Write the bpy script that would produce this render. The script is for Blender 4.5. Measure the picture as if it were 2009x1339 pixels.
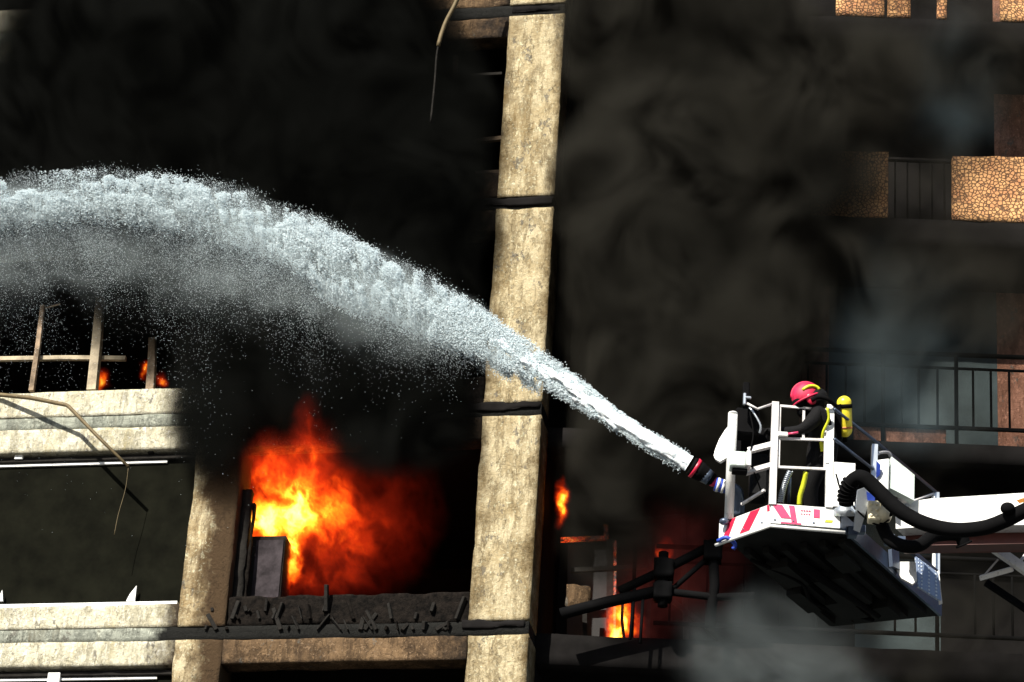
import bpy, bmesh, math, random
import numpy as np
from math import radians, sin, cos, tan, atan, pi
from mathutils import Vector, Matrix

random.seed(7); rng = np.random.default_rng(7)
sc = bpy.context.scene
for o in list(bpy.data.objects): bpy.data.objects.remove(o)

# ------------------------------------------------------------------ camera, sky, sun, exposure
FPX = 6500.0; PITCH = atan(FPX/12525.0); ROLL = radians(3.64)
CAM = np.array([0, 0, 1.7])
FW = np.array([0, cos(PITCH), sin(PITCH)]); UP0 = np.array([0, -sin(PITCH), cos(PITCH)]); RT0 = np.array([1., 0, 0])
RT = RT0*cos(ROLL) + UP0*sin(ROLL); UP = UP0*cos(ROLL) - RT0*sin(ROLL)
cd = bpy.data.cameras.new('camera'); cam = bpy.data.objects.new('camera', cd); sc.collection.objects.link(cam)
cd.sensor_width = 36; cd.lens = 36*FPX/2009.0; cd.clip_end = 5000
cam.matrix_world = Matrix(((RT[0], UP[0], -FW[0], CAM[0]), (RT[1], UP[1], -FW[1], CAM[1]), (RT[2], UP[2], -FW[2], CAM[2]), (0, 0, 0, 1)))
sc.camera = cam

SUN_EL, SUN_AZ = 38.0, 210.0
w = bpy.data.worlds.new('World'); sc.world = w; w.use_nodes = True
nt = w.node_tree; bg = nt.nodes['Background']
sky = nt.nodes.new('ShaderNodeTexSky'); sky.sky_type = 'NISHITA'; sky.sun_disc = False
sky.sun_elevation = radians(SUN_EL); sky.sun_rotation = radians(SUN_AZ)
nt.links.new(sky.outputs[0], bg.inputs[0]); bg.inputs[1].default_value = 0.05
sd = bpy.data.lights.new('sun', 'SUN'); sd.energy = 5.0; sd.angle = radians(0.5); sd.color = (1, 0.94, 0.83)
sun = bpy.data.objects.new('sun', sd); sc.collection.objects.link(sun)
tos = Vector((sin(radians(SUN_AZ))*cos(radians(SUN_EL)), cos(radians(SUN_AZ))*cos(radians(SUN_EL)), sin(radians(SUN_EL))))
sun.rotation_euler = tos.to_track_quat('Z', 'Y').to_euler()
vs = sc.view_settings; vs.view_transform = 'Standard'; vs.look = 'None'; vs.exposure = 1.0; vs.gamma = 1.0; vs.use_curve_mapping = False
sc.cycles.max_bounces = 5; sc.cycles.diffuse_bounces = 2; sc.cycles.glossy_bounces = 2; sc.cycles.transmission_bounces = 4
sc.cycles.volume_bounces = 1; sc.cycles.transparent_max_bounces = 12; sc.cycles.volume_step_rate = 1.0; sc.cycles.volume_max_steps = 256
sc.cycles.use_denoising = True

# ------------------------------------------------------------------ where things stand
def ray(x, y): return FW + RT*(x-1004.5)/FPX + UP*(669.5-y)/FPX
def at(x, y, d): return CAM + ray(x, y)*d
class Frame:                       # a vertical facade: local x runs along it, local y away from the street, local z is height
    def __init__(s, p0, deg):
        a = radians(deg); s.p0 = np.array(p0); s.D = np.array([cos(a), sin(a), 0]); s.n = np.array([-sin(a), cos(a), 0]); s.deg = deg
    def __call__(s, x, y, out=0.0):
        P = s.p0 - s.n*out; d = ray(x, y); t = ((P-CAM)@s.n)/(d@s.n); q = CAM + d*t - s.p0
        return np.array([q@s.D, -out, q[2]+s.p0[2]])
    def world(s, l): return s.p0*np.array([1, 1, 0]) + s.D*l[0] + s.n*l[1] + np.array([0, 0, l[2]])
    def local(s, P):
        q = np.array(P) - s.p0; return np.array([q@s.D, q@s.n, P[2]])
    def empty(s, name):
        e = bpy.data.objects.new(name, None); sc.collection.objects.link(e)
        e.location = (s.p0[0], s.p0[1], 0); e.rotation_euler = (0, 0, radians(s.deg)); return e
FL = Frame(at(1040, 670, 44.7), -12)
FR = Frame(at(1500, 670, 45.2), -3)

# ------------------------------------------------------------------ noise in numpy
_lat = rng.random((64, 64, 64)).astype(np.float32)
def vnoise(p):
    p = np.asarray(p, dtype=np.float64); i = np.floor(p).astype(int); f = p-i; f = f*f*(3-2*f); i &= 63; j = (i+1) & 63
    x0, y0, z0 = i.T; x1, y1, z1 = j.T; fx, fy, fz = f.T
    c00 = _lat[x0, y0, z0]*(1-fx)+_lat[x1, y0, z0]*fx; c10 = _lat[x0, y1, z0]*(1-fx)+_lat[x1, y1, z0]*fx
    c01 = _lat[x0, y0, z1]*(1-fx)+_lat[x1, y0, z1]*fx; c11 = _lat[x0, y1, z1]*(1-fx)+_lat[x1, y1, z1]*fx
    c0 = c00*(1-fy)+c10*fy; c1 = c01*(1-fy)+c11*fy
    return c0*(1-fz)+c1*fz
def fbm(p, n=4):
    p = np.asarray(p, dtype=np.float64); s = 0; a = .5; t = 0
    for k in range(n): s = s + a*vnoise(p*2**k+17.3*k); t += a; a *= .5
    return s/t

# ------------------------------------------------------------------ materials
def newmat(name):
    m = bpy.data.materials.new(name); m.use_nodes = True; return m, m.node_tree, m.node_tree.nodes['Principled BSDF']
def N(t, typ, **k):
    n = t.nodes.new(typ)
    for a, v in k.items():
        if a == 'ins':
            for kk, vv in v.items(): n.inputs[kk].default_value = vv
        else: setattr(n, a, v)
    return n
def noise_fac(t, scale, detail=5, rough=.6, vec=(1, 1, 1), lo=.4, hi=.6, dist=0.0, w=0):
    tc = N(t, 'ShaderNodeTexCoord'); mp = N(t, 'ShaderNodeMapping'); mp.inputs['Scale'].default_value = vec; mp.inputs['Location'].default_value = (w, w*1.7, w*.6)
    nz = N(t, 'ShaderNodeTexNoise'); nz.inputs['Scale'].default_value = scale; nz.inputs['Detail'].default_value = detail; nz.inputs['Roughness'].default_value = rough; nz.inputs['Distortion'].default_value = dist
    t.links.new(tc.outputs['Object'], mp.inputs[0]); t.links.new(mp.outputs[0], nz.inputs['Vector'])
    mr = N(t, 'ShaderNodeMapRange'); mr.inputs[1].default_value = lo; mr.inputs[2].default_value = hi; t.links.new(nz.outputs[0], mr.inputs[0])
    return mr.outputs[0]
def mix(t, f, a, b):
    m = N(t, 'ShaderNodeMix', data_type='RGBA')
    for sock, v in ((m.inputs[0], f), (m.inputs[6], a), (m.inputs[7], b)):
        if hasattr(v, 'links') or isinstance(v, bpy.types.NodeSocket): t.links.new(v, sock)
        else: sock.default_value = v if not isinstance(v, tuple) else (*v, 1)
    return m.outputs[2]
def bump(t, b, h, strength=.5, dist=.02):
    n = N(t, 'ShaderNodeBump'); n.inputs['Strength'].default_value = strength; n.inputs['Distance'].default_value = dist
    t.links.new(h, n.inputs['Height']); t.links.new(n.outputs[0], b.inputs['Normal'])
def grad(t, axis, a, b):            # 0 at coordinate a, 1 at coordinate b, in the object's own frame
    tc = N(t, 'ShaderNodeTexCoord'); s = N(t, 'ShaderNodeSeparateXYZ'); t.links.new(tc.outputs['Object'], s.inputs[0])
    mr = N(t, 'ShaderNodeMapRange'); mr.inputs[1].default_value = a; mr.inputs[2].default_value = b; t.links.new(s.outputs[axis], mr.inputs[0]); return mr.outputs[0]
def math_(t, op, a, b):
    m = N(t, 'ShaderNodeMath', operation=op); m.use_clamp = True
    for s, v in ((m.inputs[0], a), (m.inputs[1], b)):
        if isinstance(v, (int, float)): s.default_value = v
        else: t.links.new(v, s)
    return m.outputs[0]
def concrete(name, c1, c2, stain, soot=None, seed=0.0, sootcol=(.03, .022, .015)):
    m, t, b = newmat(name)
    f1 = noise_fac(t, 2.2, 8, .68, lo=.36, hi=.64, w=seed)
    f2 = noise_fac(t, 1.1, 9, .72, (2.2, 2.2, .45), .52, .64, w=seed+3)       # run-down stains
    f3 = noise_fac(t, 34, 5, .8, lo=.42, hi=.62, w=seed)                      # grit
    f5 = noise_fac(t, 16, 8, .8, (1.4, 1.4, .5), .56, .63, w=seed+31)         # dark pits and scratches
    f4 = noise_fac(t, 7, 7, .75, lo=.58, hi=.66, w=seed+9)                    # pale flaked spots
    c = mix(t, f1, c1, c2); c = mix(t, f2, c, stain)
    f6 = noise_fac(t, 1.6, 10, .82, (3.2, 3.2, .7), .50, .57, w=seed+13); c = mix(t, math_(t, 'MULTIPLY', f6, .8), c, tuple(v*.52 for v in c2))
    f7 = noise_fac(t, 2.4, 9, .8, (3.6, 3.6, .5), .56, .62, w=seed+47); c = mix(t, math_(t, 'MULTIPLY', f7, .8), c, tuple(min(.86, v*1.22) for v in c1))
    c = mix(t, math_(t, 'MULTIPLY', f4, .8), c, tuple(min(.86, v*1.5) for v in c1))
    f9 = noise_fac(t, 2.8, 10, .74, (1.5, 1.5, .8), .545, .56, w=seed+91); c = mix(t, math_(t, 'MULTIPLY', f9, .75), c, tuple(v*.72 for v in c2))   # peeled patches
    f10 = noise_fac(t, 4.5, 9, .74, (1.2, 1.2, .7), .60, .612, w=seed+61); c = mix(t, math_(t, 'MULTIPLY', f10, .85), c, (.15, .14, .12))             # grey bare spots
    f8 = noise_fac(t, 20, 6, .8, lo=.57, hi=.63, w=seed+77); c = mix(t, math_(t, 'MULTIPLY', f8, .75), c, tuple(min(.88, v*1.55+.05) for v in c1))    # pale chips
    c = mix(t, math_(t, 'MULTIPLY', f3, .34), c, tuple(v*.5 for v in c2)); c = mix(t, math_(t, 'MULTIPLY', f5, .5), c, tuple(v*.35 for v in stain))
    tcv = N(t, 'ShaderNodeTexCoord'); wv = N(t, 'ShaderNodeTexNoise'); wv.inputs['Scale'].default_value = 3; wv.inputs['Detail'].default_value = 6; t.links.new(tcv.outputs['Object'], wv.inputs['Vector'])
    av = N(t, 'ShaderNodeVectorMath', operation='MULTIPLY_ADD'); av.inputs[1].default_value = (.7, .7, .7); t.links.new(wv.outputs['Color'], av.inputs[0]); t.links.new(tcv.outputs['Object'], av.inputs[2])
    vo = N(t, 'ShaderNodeTexVoronoi', feature='DISTANCE_TO_EDGE'); vo.inputs['Scale'].default_value = 1.1; t.links.new(av.outputs[0], vo.inputs['Vector'])
    cm = N(t, 'ShaderNodeMapRange'); cm.inputs[1].default_value = .010; cm.inputs[2].default_value = .003; t.links.new(vo.outputs[0], cm.inputs[0])
    c = mix(t, math_(t, 'MULTIPLY', cm.outputs[0], .4), c, tuple(v*.3 for v in stain))                                                     # hairline cracks
    if soot:
        acc = None
        for (ax, a0, a1, amt) in soot:
            g = math_(t, 'MULTIPLY', grad(t, ax, a0, a1), amt)
            acc = g if acc is None else math_(t, 'ADD', acc, g)
        nz = noise_fac(t, 2.6, 8, .7, lo=.25, hi=.75, w=seed+21)
        mm = N(t, 'ShaderNodeMath', operation='MULTIPLY'); t.links.new(acc, mm.inputs[0]); mm.inputs[1].default_value = 1.9; s = math_(t, 'SUBTRACT', mm.outputs[0], nz)
        c = mix(t, math_(t, 'MULTIPLY', s, 1.6), c, sootcol)
    t.links.new(c, b.inputs['Base Color']); b.inputs['Roughness'].default_value = .9; b.inputs['Specular IOR Level'].default_value = .2
    h = noise_fac(t, 22, 9, .8, lo=.2, hi=.8, w=seed); h = math_(t, 'SUBTRACT', h, math_(t, 'MULTIPLY', f9, .4)); bump(t, b, h, .9, .035)
    return m
def plain(name, col, rough=.5, metal=0, var=.25, scale=8, spec=.5, bumpd=0.0):
    m, t, b = newmat(name)
    f = noise_fac(t, scale, 5, .65, lo=.35, hi=.7)
    t.links.new(mix(t, f, tuple(v*(1-var) for v in col), col), b.inputs['Base Color'])
    b.inputs['Roughness'].default_value = rough; b.inputs['Metallic'].default_value = metal; b.inputs['Specular IOR Level'].default_value = spec
    if bumpd: bump(t, b, noise_fac(t, scale*3, 5, .7, lo=0, hi=1), .6, bumpd)
    return m
CREAM1, CREAM2, OCHRE = (.69, .60, .40), (.48, .38, .215), (.24, .17, .075)
M = {}
M['conc_col'] = concrete('column_concrete', CREAM1, CREAM2, OCHRE, [('X', -.15, -.7, .60), ('X', -.10, .22, .50)], 1.0, (.125, .085, .036))
M['conc_c0'] = concrete('pillar_concrete', CREAM1, (.36, .26, .13), (.13, .085, .04), [('X', -4.55, -4.0, .74), ('Z', 19.6, 21.2, .5)], 5.0, (.065, .04, .02))
M['conc_bayA'] = concrete('beam_concrete', (.80, .77, .62), (.66, .61, .44), (.44, .38, .22), [('X', -5.3, -4.5, .55)], 9.0, (.06, .045, .03))
M['conc_bayB'] = concrete('smoked_concrete', (.22, .14, .075), (.12, .075, .04), (.035, .022, .014), [('X', -1.9, -.6, .55), ('X', -3.3, -3.9, .6)], 13.0, (.02, .014, .01))
M['band'] = concrete('slab_band_concrete', (.42, .44, .37), (.32, .34, .29), (.16, .15, .11), [('X', -5.1, -4.4, 1.0)], 17.0, (.010, .010, .009))
M['char'] = plain('charred_surface', (.020, .018, .016), .9, 0, .6, 9, .15, .02)
M['char_conc'] = plain('charred_concrete', (.013, .010, .008), .92, 0, .9, 14, .1, .04)  # charred concrete, darker than the plain charred surface
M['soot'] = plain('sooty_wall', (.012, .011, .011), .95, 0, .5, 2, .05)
M['blind'] = plain('dark_blind', (.0072, .0074, .0046), .85, 0, .6, 2.2, .03)
M['white_metal'] = plain('white_painted_metal', (.78, .79, .78), .4, 0, .12, 5)
M['gate_white'] = plain('gate_paint', (.62, .60, .60), .45, 0, .15, 6)
M['alu'] = plain('aluminium', (.55, .60, .66), .35, .75, .2, 12)
M['steel'] = plain('dark_blue_steel', (.10, .13, .19), .35, .6, .3, 10)
M['mint'] = plain('pale_cabinet_paint', (.62, .72, .68), .4, 0, .12, 6)
M['cream'] = plain('cream_plastic', (.70, .64, .46), .5, 0, .15, 10)
M['red'] = plain('red_paint', (.55, .012, .05), .4, 0, .15, 8)
M['pink'] = plain('red_reflective_tape', (.70, .06, .16), .4, 0, .3, 8)
M['black'] = plain('black_rubber', (.005, .005, .0055), .85, 0, .3, 8, .04)
M['darkfloor'] = plain('platform_underside', (.016, .0165, .016), .8, .1, .4, 4, .1)
M['jacket'] = plain('fire_jacket_cloth', (.004, .004, .005), .85, 0, .4, 14, .2, .01)
M['yellow'] = plain('yellow_cylinder_paint', (.90, .74, .04), .35, 0, .25, 9)
M['hiviz'] = plain('yellow_reflective_strip', (.65, .68, .02), .5, 0, .25, 14)
M['helmet'] = plain('red_helmet_shell', (.66, .012, .075), .6, 0, .5, 26)
M['skin'] = plain('skin', (.42, .26, .19), .6, 0, .15, 8)
M['blue'] = plain('blue_strap', (.02, .06, .42), .5, 0, .3, 9)
M['wood'] = plain('scorched_wood', (.34, .25, .17), .8, 0, .7, 5, .2, .01)
M['wood_pale'] = plain('pale_scorched_wood', (.50, .42, .30), .8, 0, .6, 4, .2, .01)
M['rod'] = plain('rusty_rod', (.16, .12, .06), .7, .3, .4, 8)
M['greywall'] = plain('grey_green_plaster', (.075, .098, .102), .9, 0, .4, 1.3, .1)
M['asphalt'] = plain('asphalt', (.05, .05, .05), .9, 0, .3, 3)
M['brown'] = plain('red_brown_paint', (.10, .022, .015), .5, 0, .3, 8)
# salmon plaster and pebble cladding
for key, nm, col in (('white_metal', 'white_painted_metal', (.78, .79, .78)), ('gate_white', 'gate_paint', (.62, .60, .60)), ('mint', 'pale_cabinet_paint', (.62, .72, .68))):
    m_, t_, b_ = newmat(nm); c_ = mix(t_, noise_fac(t_, 5, 5, .65, lo=.35, hi=.7), tuple(v*.85 for v in col), col)
    c_ = mix(t_, math_(t_, 'MULTIPLY', noise_fac(t_, 9, 8, .75, (1.6, 1.6, .5), .54, .66, w=2), .55), c_, (.22, .20, .17))       # grime runs
    c_ = mix(t_, math_(t_, 'MULTIPLY', noise_fac(t_, 40, 4, .7, lo=.62, hi=.68, w=6), .7), c_, (.12, .11, .10))                   # scuffs
    t_.links.new(c_, b_.inputs['Base Color']); b_.inputs['Roughness'].default_value = .45; M[key] = m_
def pebble():
    m, t, b = newmat('pebble_cladding')
    tc = N(t, 'ShaderNodeTexCoord'); v = N(t, 'ShaderNodeTexVoronoi', feature='DISTANCE_TO_EDGE'); v.inputs['Scale'].default_value = 19; v.inputs['Randomness'].default_value = .85
    t.links.new(tc.outputs['Object'], v.inputs['Vector'])
    mr = N(t, 'ShaderNodeMapRange'); mr.inputs[1].default_value = .03; mr.inputs[2].default_value = .15; t.links.new(v.outputs[0], mr.inputs[0])
    col = mix(t, noise_fac(t, 3, 5, .65, lo=.35, hi=.65), (.50, .21, .085), (.78, .44, .18))
    dirt = noise_fac(t, 3.5, 6, .7, lo=.60, hi=.70, w=4)
    col = mix(t, dirt, col, (.16, .085, .04))
    t.links.new(mix(t, mr.outputs[0], (.11, .05, .02), col), b.inputs['Base Color']); b.inputs['Roughness'].default_value = .8
    bump(t, b, mr.outputs[0], .9, .012); return m
M['pebble'] = pebble()
M['salmon'] = concrete('salmon_plaster', (.50, .25, .17), (.36, .17, .11), (.22, .11, .07), None, 30.0)
def checker():
    m, t, b = newmat('tread_plate')
    tc = N(t, 'ShaderNodeTexCoord'); v = N(t, 'ShaderNodeTexVoronoi', feature='F1'); v.inputs['Scale'].default_value = 26; v.inputs['Randomness'].default_value = .12
    t.links.new(tc.outputs['Object'], v.inputs['Vector'])
    mr = N(t, 'ShaderNodeMapRange'); mr.inputs[1].default_value = .38; mr.inputs[2].default_value = .25; t.links.new(v.outputs[0], mr.inputs[0])
    t.links.new(mix(t, mr.outputs[0], (.30, .38, .55), (.75, .82, .9)), b.inputs['Base Color']); b.inputs['Metallic'].default_value = .4; b.inputs['Roughness'].default_value = .4
    bump(t, b, mr.outputs[0], 1, .01); return m
M['tread'] = checker()
def water():
    m, t, b = newmat('white_water')
    b.inputs['Base Color'].default_value = (.89, .96, .98, 1); b.inputs['Roughness'].default_value = .3
    tr = N(t, 'ShaderNodeBsdfTranslucent'); tr.inputs[0].default_value = (.86, .95, 1, 1); mx = N(t, 'ShaderNodeMixShader'); mx.inputs[0].default_value = .55
    t.links.new(b.outputs[0], mx.inputs[1]); t.links.new(tr.outputs[0], mx.inputs[2]); t.links.new(mx.outputs[0], t.nodes['Material Output'].inputs[0]); b.inputs['Specular IOR Level'].default_value = .5
    b.inputs['Subsurface Weight'].default_value = 0; return m
M['water'] = water()
def watercore():
    m, t, b = newmat('foaming_water')
    f = noise_fac(t, 26, 5, .7, (1, 1, 1), .4, .6)
    t.links.new(mix(t, f, (.66, .76, .84), (.92, .95, .96)), b.inputs['Base Color']); b.inputs['Roughness'].default_value = .25
    bump(t, b, noise_fac(t, 30, 6, .7, lo=0, hi=1), .8, .02); return m
M['core'] = watercore()
def ember():
    m, t, b = newmat('glowing_embers')
    f = noise_fac(t, 14, 6, .75, lo=.44, hi=.62)
    t.links.new(mix(t, f, (.02, .01, .01), (.05, .02, .01)), b.inputs['Base Color'])
    t.links.new(mix(t, noise_fac(t, 22, 4, .7, lo=.5, hi=.66, w=3), (1, .06, .005), (1, .35, .06)), b.inputs['Emission Color'])
    t.links.new(math_(t, 'MULTIPLY', f, .9), b.inputs['Emission Strength']); return m
M['ember'] = ember()

# ------------------------------------------------------------------ mesh helpers
def link(o, parent=None):
    sc.collection.objects.link(o)
    if parent is not None: o.parent = parent
    return o
def mk(name, verts, faces, mat, parent=None, smooth=False):
    me = bpy.data.meshes.new(name); me.from_pydata([tuple(map(float, v)) for v in verts], [], faces); me.update()
    if smooth: me.shade_smooth()
    me.materials.append(M[mat] if isinstance(mat, str) else mat)
    return link(bpy.data.objects.new(name, me), parent)
def from_bm(name, bm, mat, parent=None, smooth=False):
    bmesh.ops.recalc_face_normals(bm, faces=bm.faces)
    me = bpy.data.meshes.new(name); bm.to_mesh(me); bm.free()
    if smooth: me.shade_smooth()
    me.materials.append(M[mat] if isinstance(mat, str) else mat)
    return link(bpy.data.objects.new(name, me), parent)
def thing(name, loc, label, cat, group=None, rot=0.0):
    e = bpy.data.objects.new(name, None); e.location = tuple(map(float, loc)); e.rotation_euler = (0, 0, rot); sc.collection.objects.link(e)
    return tag(e, label, cat, group)
def tag(o, label, cat, group=None, kind=None):
    o['label'] = label; o['category'] = cat
    if group: o['group'] = group
    if kind: o['kind'] = kind
    return o
def box(name, lo, hi, mat, parent=None, bev=.008):
    bm = bmesh.new(); bmesh.ops.create_cube(bm, size=1)
    lo = np.array(lo, float); hi = np.array(hi, float); a = np.minimum(lo, hi); b = np.maximum(lo, hi)
    for v in bm.verts: v.co = Vector(a + (np.array(v.co)+.5)*(b-a))
    if bev: bmesh.ops.bevel(bm, geom=bm.edges[:], offset=min(bev, .3*float((b-a).min())), segments=1, affect='EDGES')
    return from_bm(name, bm, mat, parent)
def rough_box(name, lo, hi, mat, parent=None, step=.06, amp=.012, freq=5.0, seed=0.0, chip=.03):
    lo = np.array(lo, float); hi = np.array(hi, float); bm = bmesh.new(); n = np.maximum(1, np.minimum(140, np.round((hi-lo)/step))).astype(int)
    n[1] = min(n[1], 5)
    for ax in range(3):
        u, v = [(1, 2), (2, 0), (0, 1)][ax]
        for side in (0, 1):
            g = {}
            for i in range(n[u]+1):
                for j in range(n[v]+1):
                    p = np.zeros(3); p[ax] = (lo, hi)[side][ax]; p[u] = lo[u]+(hi[u]-lo[u])*i/n[u]; p[v] = lo[v]+(hi[v]-lo[v])*j/n[v]
                    g[i, j] = bm.verts.new(p)
            for i in range(n[u]):
                for j in range(n[v]):
                    q = [g[i, j], g[i+1, j], g[i+1, j+1], g[i, j+1]]
                    bm.faces.new(q if side else q[::-1])
    bmesh.ops.remove_doubles(bm, verts=bm.verts, dist=1e-4)
    P = np.array([v.co for v in bm.verts]); c = (lo+hi)/2
    d = np.stack([fbm(P*freq+seed+k*11.1, 4)-.5 for k in range(3)], 1)*2*amp
    onedge = ((np.abs(P-lo) < 1e-4) | (np.abs(P-hi) < 1e-4)).sum(1) >= 2
    ch = np.clip(fbm(P*3.1+seed+50, 3)-.45, 0, 1)*chip*2.2
    d -= (np.sign(P-c)*(onedge*ch)[:, None])
    P2 = P+d
    for v, p in zip(bm.verts, P2): v.co = Vector(p)
    return from_bm(name, bm, mat, parent, True)
def tube(name, pts, r, mat, parent=None, seg=10, square=False):
    pts = [np.array(p, float) for p in pts]; n = len(pts); rr = r if hasattr(r, '__len__') else [r]*n
    seg = 4 if square else seg; V = []; Fc = []; prev = None
    for i, p in enumerate(pts):
        t = pts[min(i+1, n-1)]-pts[max(i-1, 0)]; t = t/np.linalg.norm(t)
        if prev is None:
            a = np.array([0, 0, 1.]) if abs(t[2]) < .9 else np.array([0, 1., 0]); a = np.cross(t, a)
        else: a = prev - t*(prev@t)
        a = a/np.linalg.norm(a); b = np.cross(t, a); prev = a
        for k in range(seg):
            an = 2*pi*(k+.5)/seg; q = rr[i]*(1.414 if square else 1); V.append(p+a*cos(an)*q+b*sin(an)*q)
    for i in range(n-1):
        for k in range(seg):
            k2 = (k+1) % seg; Fc.append((i*seg+k, i*seg+k2, (i+1)*seg+k2, (i+1)*seg+k))
    Fc.append(tuple(range(seg))[::-1]); Fc.append(tuple((n-1)*seg+k for k in range(seg)))
    return mk(name, V, Fc, mat, parent, not square)
def spline(pts, k=8):
    pts = [np.array(p, float) for p in pts]; P = [2*pts[0]-pts[1]]+pts+[2*pts[-1]-pts[-2]]; out = []
    for i in range(1, len(P)-2):
        for j in range(k):
            t = j/k; a, b, c, d = P[i-1:i+3]
            out.append(.5*((2*b)+(c-a)*t+(2*a-5*b+4*c-d)*t*t+(3*b-a-3*c+d)*t**3))
    out.append(pts[-1]); return out
def plate(name, pts, thick, mat, parent=None):      # a polygon with thickness, pushed along its own normal
    P = [np.array(p, float) for p in pts]; n = np.zeros(3)
    for i in range(len(P)): n += np.cross(P[i]-P[0], P[(i+1) % len(P)]-P[0])
    n /= np.linalg.norm(n); k = len(P); V = [p+n*thick/2 for p in P]+[p-n*thick/2 for p in P]
    Fc = [tuple(range(k)), tuple(range(2*k-1, k-1, -1))]+[(i, i+k, (i+1) % k+k, (i+1) % k) for i in range(k)]
    bm = bmesh.new(); vs_ = [bm.verts.new(v) for v in V]
    for f in Fc: bm.faces.new([vs_[i] for i in f])
    return from_bm(name, bm, mat, parent)
def ellipsoid(name, c, r, mat, parent=None, cut=None, seg=24, rot=None):
    bm = bmesh.new(); bmesh.ops.create_uvsphere(bm, u_segments=seg, v_segments=seg//2, radius=1)
    if cut is not None:
        bmesh.ops.bisect_plane(bm, geom=bm.verts[:]+bm.edges[:]+bm.faces[:], plane_co=(0, 0, cut), plane_no=(0, 0, -1), clear_outer=True)
        bmesh.ops.holes_fill(bm, edges=[e for e in bm.edges if e.is_boundary])
    mtx = Matrix.Translation(Vector(c)) @ (rot or Matrix.Identity(4)) @ Matrix.Diagonal((*r, 1))
    bm.transform(mtx); return from_bm(name, bm, mat, parent, True)

# ------------------------------------------------------------------ ground
g = mk('ground', [(-600, -300, 0), (600, -300, 0), (600, 900, 0), (-600, 900, 0)], [(0, 1, 2, 3)], 'asphalt'); g['kind'] = 'structure'

# ------------------------------------------------------------------ concrete building with the fire bay
B = FL.empty('apartment_building')
tag(B, 'cream concrete frame building with tall column and burning bay, on the left', 'building', kind='thing')
ZB = [14.965, 18.135, 21.29, 24.48, 27.65, 30.82]                 # middle of each slab band
C1, C0 = (-.590, .215), (-4.51, -3.865)
for i, z in enumerate(ZB):
    rough_box('slab_band', (-12, .022, z-.095), (.205, .5, z+.095), 'band', B, .06, .004, 10, i*3., .01)
    if i+1 < len(ZB):
        za, zb = z+.095, ZB[i+1]-.095
        rough_box('column', (C1[0], 0, za), (C1[1], .55, zb), 'conc_col', B, .05, .006, 7, i*7.+1, .018)
        rough_box('pillar', (C0[0], .004, za), (C0[1], .55, zb), 'conc_c0', B, .05, .008, 7, i*5.+2, .02)
    # beams of the two bays: upstand below the opening, lintel above the next opening down
    up = .385 if i != 1 else .33
    rough_box('parapet', (-12, .012, z+.095), (C0[0]-.004, .3, z+up+.095), 'conc_bayA', B, .05, .004, 10, i*3.+40, .014)
    rough_box('lintel', (-12, .010, z-.445), (C0[0]-.004, .34, z-.095), 'conc_bayA', B, .05, .004, 10, i*3.+60, .014)
    rough_box('parapet', (C0[1]+.004, .03, z+.095), (C1[0]-.004, .3, z+.52), 'char_conc' if i in (1, 2) else 'conc_bayB', B, .035, .013, 14, i*3.+80, .05)
    rough_box('lintel', (C0[1]+.004, .02, z-.43), (C1[0]-.004, .34, z-.095), 'conc_bayB', B, .05, .005, 10, i*3.+90, .02)
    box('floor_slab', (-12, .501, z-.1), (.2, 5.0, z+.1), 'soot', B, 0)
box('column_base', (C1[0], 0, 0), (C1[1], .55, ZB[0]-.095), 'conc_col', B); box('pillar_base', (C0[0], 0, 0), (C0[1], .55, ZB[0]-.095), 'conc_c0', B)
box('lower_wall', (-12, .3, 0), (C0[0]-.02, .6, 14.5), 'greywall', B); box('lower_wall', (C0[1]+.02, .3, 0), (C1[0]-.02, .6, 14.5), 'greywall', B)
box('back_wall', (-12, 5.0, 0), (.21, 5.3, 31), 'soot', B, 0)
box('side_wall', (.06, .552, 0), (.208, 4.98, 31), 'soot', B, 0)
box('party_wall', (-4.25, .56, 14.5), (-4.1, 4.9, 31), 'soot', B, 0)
# dark roller blinds of the intact bay with their white rails
for i in (0, 1):
    z0, z1 = ZB[i]+(.385 if i != 1 else .33)+.095, ZB[i+1]-.445
    pn = box('blind', (-11.9, .17, z0+.01), (C0[0]-.01, .2, z1-.004), 'blind', B, 0)
    box('top_rail', (-9.0, .135, z1-.145), (-4.95 if i == 1 else -4.75, .168, z1-.105), 'white_metal', pn, .004)
    box('header_box', (-11.9, .10, z1-.10), (C0[0]-.02, .165, z1-.03), 'char', pn, .01)
    if i == 1:
        box('sill_rail', (-9.0, .05, z0+.004), (-4.56, .13, z0+.06), 'white_metal', pn, .006)
        a = FL(258, 1180, -.08)
        plate('sill_bracket', [a+[-.07, 0, .0], a+[.05, 0, 0], a+[.05, 0, .22], a+[-.03, 0, .1]], .03, 'white_metal', pn)
        a = FL(2, 1180, -.08); plate('sill_bracket', [a+[-.05, 0, .0], a+[.03, 0, 0], a+[.0, 0, .16]], .03, 'white_metal', pn)
        a = FL(38, 895, -.1); box('rail_clip', a+[-.06, -.03, -.06], a+[.06, .03, .05], 'white_metal', pn)
        a = FL(298, 885, -.1); box('rail_clip', a+[-.05, -.03, -.05], a+[.03, .02, .03], 'char', pn)
    else:
        a = FL(106, 1330, -.1); box('rail_post', a+[-.085, -.02, -.6], a+[.085, .04, .07], 'white_metal', pn)
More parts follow.
